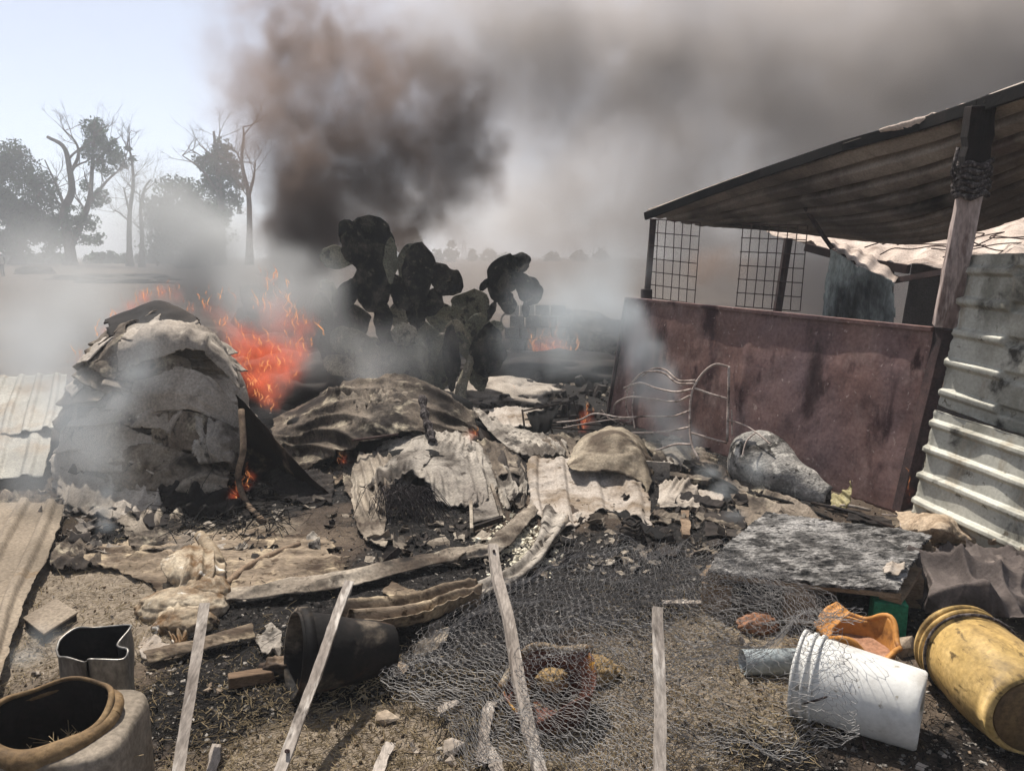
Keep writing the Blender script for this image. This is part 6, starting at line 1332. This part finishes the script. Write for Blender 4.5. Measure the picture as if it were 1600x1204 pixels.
# ------------------------------------------------------------------ smoke: real volumes with a noisy density grid
def vol_mat(name, color, dens, aniso=0.0, absorb=None):
    m = bpy.data.materials.new(name); m.use_nodes = True
    t = m.node_tree; t.nodes.remove(t.nodes['Principled BSDF'])
    pv = t.nodes.new('ShaderNodeVolumePrincipled')
    pv.inputs['Color'].default_value = hexc(color)
    pv.inputs['Density'].default_value = dens
    pv.inputs['Anisotropy'].default_value = aniso
    if absorb: pv.inputs['Absorption Color'].default_value = hexc(absorb)
    t.links.new(pv.outputs['Volume'], t.nodes['Material Output'].inputs['Volume'])
    return m
def smoke(name, blobs, voxel, mat, warp=.5, wscale=.5, nscale=.9, ero=.9, sharp=(.05, .8), seed=0.0, label=None, pad=.6, zmin=0.0, nst=(1, 1, 1), detail=6.0, cat='smoke', rgh=.6):
    """blobs = (centre, radius, weight): summed soft balls, warped and eaten by noise, written into a density grid"""
    lo = Vector((1e9,) * 3); hi = Vector((-1e9,) * 3)
    for c, r, w in blobs:
        for i in range(3):
            lo[i] = min(lo[i], c[i] - r * (1 + pad * .3) - warp * .75); hi[i] = max(hi[i], c[i] + r * (1 + pad * .3) + warp * .75)
    lo.z = max(lo.z, zmin)
    ng = bpy.data.node_groups.new(name, 'GeometryNodeTree')
    ng.interface.new_socket('Geometry', in_out='OUTPUT', socket_type='NodeSocketGeometry')
    N, L = ng.nodes, ng.links
    out = N.new('NodeGroupOutput')
    vc = N.new('GeometryNodeVolumeCube')
    vc.inputs['Min'].default_value = lo; vc.inputs['Max'].default_value = hi
    for i, ax in enumerate('XYZ'):
        vc.inputs['Resolution ' + ax].default_value = max(8, min(200, int((hi[i] - lo[i]) / voxel)))
    pos = N.new('GeometryNodeInputPosition').outputs[0]
    def vm(op, a, b):
        n = N.new('ShaderNodeVectorMath'); n.operation = op
        for k, x in enumerate((a, b)):
            if hasattr(x, 'links'): L.new(x, n.inputs[k])
            else: n.inputs[k].default_value = x
        return n
    def mm(op, a, b=None, clamp=False):
        n = N.new('ShaderNodeMath'); n.operation = op; n.use_clamp = clamp
        for k, x in enumerate((a, b)):
            if x is None: continue
            if hasattr(x, 'links'): L.new(x, n.inputs[k])
            else: n.inputs[k].default_value = x
        return n.outputs[0]
    def nz(vec, s, d, color=False):
        n = N.new('ShaderNodeTexNoise'); n.inputs['Scale'].default_value = s; n.inputs['Detail'].default_value = d
        n.inputs['Roughness'].default_value = rgh
        L.new(vec, n.inputs['Vector']); return n.outputs['Color' if color else 'Fac']
    sh = vm('ADD', pos, (seed * 13.1, seed * 7.7, seed * 3.3)).outputs[0]
    sh = vm('MULTIPLY', sh, nst).outputs[0]
    wv = vm('SUBTRACT', nz(sh, wscale, 3, True), (.5, .5, .5)).outputs[0]
    wv = vm('MULTIPLY', wv, (warp * 2,) * 3).outputs[0]
    wp = vm('ADD', pos, wv).outputs[0]
    tot = None
    for c, r, w in blobs:
        d = vm('DISTANCE', wp, tuple(c)).outputs['Value']
        q = mm('SUBTRACT', 1.0, mm('DIVIDE', d, r), True)
        q = mm('MULTIPLY', mm('MULTIPLY', q, q), w * 2)
        tot = q if tot is None else mm('ADD', tot, q)
    n2 = nz(wp, nscale, detail)
    n2 = mm('MULTIPLY', mm('SUBTRACT', n2, .5), ero * 2.4)
    # noise scales with density so thin parts stay thin
    d0 = mm('MULTIPLY', tot, mm('ADD', 1.0, n2))
    d1 = mm('SUBTRACT', d0, sharp[0])
    d1 = mm('MAXIMUM', d1, 0.0)
    L.new(d1, vc.inputs['Density'])
    sm = N.new('GeometryNodeSetMaterial'); sm.inputs['Material'].default_value = mat
    L.new(vc.outputs[0], sm.inputs['Geometry'])
    L.new(sm.outputs[0], out.inputs[0])
    vd = bpy.data.volumes.new(name); vd.materials.append(mat)
    vd.render.space = 'WORLD'; vd.render.step_size = voxel * 1.5
    o = bpy.data.objects.new(name, vd); COL.objects.link(o)
    md = o.modifiers.new('density', 'NODES'); md.node_group = ng
    return tag(o, label, cat, None, 'stuff')
def img(lst, jy=0.0):
    rnd = random.Random(3)
    out = []
    for (u, v, Y, rpx, w) in lst:
        p = P(u, v, Y + rnd.uniform(-jy, jy)); out.append((p, rpx / FPX * Y * 1.6, w))
    return out
dark = vol_mat('dark_smoke', 'a89488', 1.25, .2)
pale = vol_mat('pale_smoke', 'dcd4ce', .72, .2)
core = img([(435, 410, 12, 52, 2.6), (490, 390, 12.2, 50, 1.2), (450, 360, 12, 58, 2.0), (455, 310, 12, 65, 1.3), (400, 370, 12, 40, .8), (485, 330, 12.3, 75, 1.3), (470, 250, 12.5, 85, 1.1), (530, 280, 12.6, 80, 1.1),
    (450, 170, 13, 85, .8), (540, 180, 13, 90, .9), (590, 290, 13, 85, .8), (620, 220, 13, 80, .9), (700, 245, 13.5, 70, 1.1), (755, 230, 13.5, 55, .9),
    (650, 335, 13, 70, .8), (585, 350, 13, 60, .8), (720, 310, 13.4, 60, .6), (450, 90, 13.5, 80, .55), (370, 70, 13.5, 85, .22), (385, 190, 13.5, 70, .3), (330, 120, 13.5, 60, .14), (395, 250, 13, 50, .3), (640, 110, 14, 100, .6), (450, 10, 14, 85, .5), (560, 50, 14, 80, .5), (720, 160, 14, 80, .6), (500, 90, 13.8, 70, .5), (1125, 425, 11, 38, 1.6), (500, 420, 12, 60, .8)], .5)
smoke('dark_smoke_plume', core, .065, dark, warp=1.0, wscale=.8, nscale=1.5, ero=2.5, rgh=.6, seed=1, label='thick dark brown smoke rising from behind the burning heap', sharp=(.12, 1))
drift = img([(740, 90, 14, 110, .6), (800, 190, 14.5, 110, .4), (760, 20, 14.5, 120, .6), (850, 130, 15, 100, .4), (860, 80, 15, 110, .6), (960, 120, 15, 100, .7), (1060, 110, 15, 90, .8), (980, 30, 15, 150, .5), (1150, 60, 16, 160, .5),
    (1300, 90, 16, 170, .5), (1450, 60, 16, 190, .6), (1600, 60, 16, 220, .7), (1700, 200, 16, 220, .5), (1000, 250, 17, 240, .25), (1220, 280, 17, 240, .35), (850, 340, 17, 160, .25),
    (1050, 400, 17, 180, .28), (1250, 430, 13, 120, .8), (700, 390, 16, 120, .35), (1400, 300, 17, 200, .3), (1400, 450, 13, 120, .6), (620, 60, 15, 110, .3), (330, 90, 15, 80, .14), (380, 200, 15, 80, .14), (520, 50, 15, 90, .3), (300, 220, 15, 70, .08)], .5)
smoke('drifting_smoke', drift, .13, pale, warp=1.3, wscale=.45, nscale=.75, ero=1.9, seed=2, label='grey brown smoke drifting over the shed across the right of the sky', sharp=(.04, 1))
blue = vol_mat('pale_blue_smoke', 'dedfde', 1.9, .1)
left = img([(60, 560, 7.5, 100, .3), (0, 520, 8, 110, .18), (150, 510, 7.5, 85, .5), (300, 350, 8.5, 60, .5), (340, 390, 8.5, 60, .9), (375, 430, 8.3, 45, .8), (250, 340, 9, 80, .4), (330, 460, 8, 60, .9), (290, 425, 8.5, 70, .8),
    (150, 420, 9, 100, .12), (30, 420, 9, 90, .14), (410, 480, 7.8, 55, .9), (455, 500, 7.6, 55, .8), (480, 450, 8, 50, .5), (430, 520, 6.0, 40, .4), (380, 490, 6.1, 40, .5), (460, 470, 6.1, 45, .45), (350, 530, 5.9, 30, .3), (420, 600, 6.0, 35, .25), (470, 560, 6.1, 40, .3), (500, 540, 7.6, 50, .5), (590, 590, 7.4, 55, .35), (600, 570, 7.7, 60, .35), (670, 560, 7.8, 60, .3), (560, 540, 7.7, 45, .3), (80, 440, 9, 90, .2), (110, 490, 8, 90, .35), (430, 420, 8.3, 40, .35)], .4)
smoke('pale_smoke_drift', left, .075, blue, warp=.5, wscale=.9, nscale=1.3, ero=1.0, seed=3, label='pale bluish smoke drifting low over the field and the fire at left', sharp=(.03, 1))
blue2 = vol_mat('pale_near_smoke', 'e4e9ec', 3.0, .1)
front = img([(215, 575, 4.6, 45, .55), (190, 640, 4.6, 45, .45), (160, 720, 4.6, 50, .4), (115, 690, 4.6, 60, .4), (60, 760, 4.5, 60, .3), (110, 620, 5, 60, .5), (60, 560, 5.5, 70, .4), (230, 520, 4.9, 40, .3), (20, 660, 5, 60, .3)], .1)
smoke('pale_smoke_veil', front, .05, blue2, warp=.3, wscale=1.8, nscale=2.4, ero=1.1, seed=4, label='thin pale smoke veil in front of the burnt heap', sharp=(.03, 1))
wis = vol_mat('wisp_smoke', 'dde4e8', 4.2, .1)
right = img([(975, 500, 6.4, 38, .7), (995, 560, 6.2, 34, .9), (1010, 610, 6.0, 32, .9), (1035, 655, 5.8, 34, .7), (1060, 700, 5.6, 36, .5), (950, 470, 6.6, 45, .35), (905, 480, 7, 70, .2), (960, 420, 6.8, 60, .2), (900, 560, 7.2, 60, .14), (860, 490, 8, 80, .18), (820, 560, 7.8, 60, .14)], .15)
smoke('pale_smoke_wisp', right, .05, wis, warp=.3, wscale=1.6, nscale=2.5, ero=1.2, seed=5, label='pale wisp of smoke rising past the left end of the red panel', sharp=(.03, 1))
small = img([(1112, 735, 5.2, 22, .6), (1130, 775, 4.95, 22, .9), (1150, 810, 4.7, 20, .9), (1165, 845, 4.5, 18, .8), (1180, 730, 5.0, 24, .4)], .05)
smoke('small_smoke_wisp', small, .03, wis, warp=.14, wscale=3, nscale=5, ero=1.2, seed=6, label='small bluish wisp of smoke above the charred planks', sharp=(.03, 1))
tiny = img([(165, 825, 4.5, 14, 1.6), (160, 795, 4.5, 14, 1.3), (168, 770, 4.5, 12, .9)], .02)
smoke('small_smoke_wisp', tiny, .02, wis, warp=.08, wscale=5, nscale=8, ero=1.3, seed=7, label='little white puff of smoke at the foot of the burnt heap', sharp=(.03, 1))
low = img([(70, 1000, 3.2, 26, .6), (40, 1030, 3.0, 26, .5), (100, 1015, 3.1, 20, .5)], .02)
smoke('small_smoke_wisp', low, .03, wis, warp=.08, wscale=5, nscale=8, ero=1.3, seed=8, label='faint smoke beside the flat brown box at left', sharp=(.03, 1))

# ------------------------------------------------------------------ fire
def fire_mat(name, strength, dens):
    m = bpy.data.materials.new(name); m.use_nodes = True
    t = m.node_tree; t.nodes.remove(t.nodes['Principled BSDF'])
    pv = t.nodes.new('ShaderNodeVolumePrincipled'); pv.inputs['Color'].default_value = hexc('8a4a3a'); pv.inputs['Density'].default_value = dens
    pv.inputs['Emission Color'].default_value = (1.0, .17, .07, 1)
    a = t.nodes.new('ShaderNodeAttribute'); a.attribute_name = 'density'
    k = t.nodes.new('ShaderNodeMath'); k.operation = 'MULTIPLY'; k.inputs[1].default_value = strength
    t.links.new(a.outputs['Fac'], k.inputs[0]); t.links.new(k.outputs[0], pv.inputs['Emission Strength'])
    t.links.new(pv.outputs['Volume'], t.nodes['Material Output'].inputs['Volume'])
    return m
def tongue_mat():
    m = bpy.data.materials.new('flame_tongue'); m.use_nodes = True
    t = m.node_tree; t.nodes.remove(t.nodes['Principled BSDF'])
    N, L = t.nodes, t.links
    tc = N.new('ShaderNodeTexCoord'); nz = N.new('ShaderNodeTexNoise'); nz.inputs['Scale'].default_value = 14; nz.inputs['Detail'].default_value = 5; nz.inputs['Distortion'].default_value = 1.2
    mp = N.new('ShaderNodeMapping'); mp.inputs['Scale'].default_value = (1, 1, .45); L.new(tc.outputs['Object'], mp.inputs['Vector']); L.new(mp.outputs['Vector'], nz.inputs['Vector'])
    rp = N.new('ShaderNodeValToRGB'); e = rp.color_ramp.elements
    e[0].position = .38; e[0].color = (.8, .12, .045, 1); e[1].position = .62; e[1].color = (1, .46, .16, 1); L.new(nz.outputs['Fac'], rp.inputs['Fac'])
    em = N.new('ShaderNodeEmission'); em.inputs['Strength'].default_value = .8; L.new(rp.outputs['Color'], em.inputs['Color'])
    tr = N.new('ShaderNodeBsdfTransparent'); mx = N.new('ShaderNodeMixShader')
    mr = N.new('ShaderNodeMapRange'); mr.inputs['From Min'].default_value = .42; mr.inputs['From Max'].default_value = .66; mr.inputs['To Max'].default_value = .38; L.new(nz.outputs['Fac'], mr.inputs['Value'])
    L.new(mr.outputs['Result'], mx.inputs['Fac']); L.new(tr.outputs[0], mx.inputs[1]); L.new(em.outputs[0], mx.inputs[2])
    L.new(mx.outputs[0], N['Material Output'].inputs['Surface'])
    return m
tg_m = tongue_mat(); veil_m = fire_mat('flame_veil', 1.25, 1.4)
def fire(label, blobs, voxel, n, size, seed, w=1.0):
    """a fire: a glowing veil (volume) and bright licking tongues (mesh)"""
    bl = img(blobs, .08); rnd = random.Random(seed)
    e = empty('flames', min((c for c, r, ww in bl), key=lambda c: c.z), label, 'fire', 'flames in the burning debris')
    o = smoke('glow', [(c, r, ww * w) for c, r, ww in bl], voxel, veil_m, warp=size * .8, wscale=.8 / size, nscale=2.0 / size, ero=2.2, seed=seed, sharp=(.07, 1), nst=(1, 1, .6), zmin=-1)
    for k in ('label', 'category', 'kind'):
        if k in o: del o[k]
    o.parent = e; o.matrix_parent_inverse = Matrix.Translation(-e.location)
    mb = MB()
    for i in range(n):
        c, r, ww = rnd.choice(bl)
        d = Vector((rnd.gauss(0, .45), rnd.gauss(0, .45), rnd.gauss(-.1, .45))) * r * .75
        p = c + d; L = size * rnd.uniform(.5, 1.6); pts = [p]
        for k in range(7):
            q = pts[-1]; s = 3.5 / size
            dr = Vector((noise.noise(q * s), noise.noise(q * s + Vector((5, 0, 0))), 0)) * 2.2 + Vector((0, 0, 1))
            pts.append(q + dr.normalized() * L / 7)
        rr = size * rnd.uniform(.012, .05)
        mb.tube(spline(pts, 15), [rr * (math.sin(math.pi * min(1, (k + .6) / 15) ** .6) + .03) * (1 + .4 * noise.noise(pts[0] * 9 + Vector((k * .8, 0, 0)))) for k in range(15)], 7)
    mb.build('tongues', tg_m, e, True)['kind'] = 'stuff'
fire('large red flames behind the curved steel sheet right of the burnt heap', [(440, 560, 6.8, 36, 1), (400, 545, 6.8, 40, .9), (420, 600, 6.7, 32, 1), (365, 560, 6.8, 30, .7), (440, 500, 6.9, 30, .6), (418, 628, 6.6, 18, 1), (466, 550, 6.7, 24, 1.2), (455, 585, 6.7, 22, 1), (368, 520, 6.9, 26, .6), (424, 440, 7, 9, .6), (412, 475, 7, 16, .4), (470, 520, 6.8, 18, .6), (395, 590, 6.7, 26, .9), (480, 505, 6.9, 22, .4), (350, 500, 6.9, 24, .4), (330, 480, 6.9, 18, .3), (440, 470, 6.95, 20, .3)], .022, 170, .15, 1, .8)
fire('flames licking along the crown of the burnt heap', [(226, 466, 5.9, 11, 1.3), (205, 482, 5.9, 12, 1.0), (182, 496, 5.85, 13, .8), (165, 522, 5.8, 12, .8), (272, 460, 6.0, 18, .35), (300, 484, 5.9, 8, .8), (250, 455, 6.0, 12, .5), (128, 565, 5.9, 12, .4), (322, 480, 5.95, 6, .5)], .018, 60, .08, 2)
fire('low red flames on the smoking debris behind the cactus', [(850, 546, 11, 14, 1), (872, 548, 11, 14, 1), (835, 543, 11, 10, .7), (892, 550, 11, 9, .5), (860, 540, 11.1, 18, .4)], .03, 40, .22, 3, .6)
fire('small flame on the charred ground right of the cactus stem', [(798, 617, 8.6, 8, 1.4), (803, 622, 8.6, 6, 1)], .015, 10, .10, 4)
fire('small flame behind the bedhead rods', [(915, 660, 6.9, 11, 1), (918, 648, 6.9, 8, .8), (912, 668, 6.8, 8, .8)], .015, 14, .12, 5)
fire('little flame in the dark hollow under the brown tarp', [(535, 722, 5.6, 7, 1.4), (537, 716, 5.6, 4, 1)], .01, 8, .07, 6)
fire('little flame at the top edge of the crumpled sheet', [(735, 679, 5.55, 9, 1), (742, 677, 5.55, 6, 1)], .01, 9, .06, 7)
fire('small flames under the crooked branch at the foot of the heap', [(366, 775, 4.78, 10, 1.3), (372, 762, 4.8, 8, 1), (392, 742, 4.95, 8, .9), (386, 760, 4.85, 8, .7)], .012, 18, .09, 8, 1.2)
fire('narrow flame in the gap between the red panel and the pale wall', [(1418, 770, 4.6, 7, 1.4), (1421, 752, 4.6, 6, 1.2), (1415, 785, 4.58, 5, 1)], .012, 10, .12, 9, 1.2)
# ------------------------------------------------------------------ haze over the whole place
hm = vol_mat('haze_air', 'eef2f6', .0032, .0)
tag(MB().box((0, 500, 10), (2400, 1200, 24)).build('haze', hm), None, None, None, 'stuff')
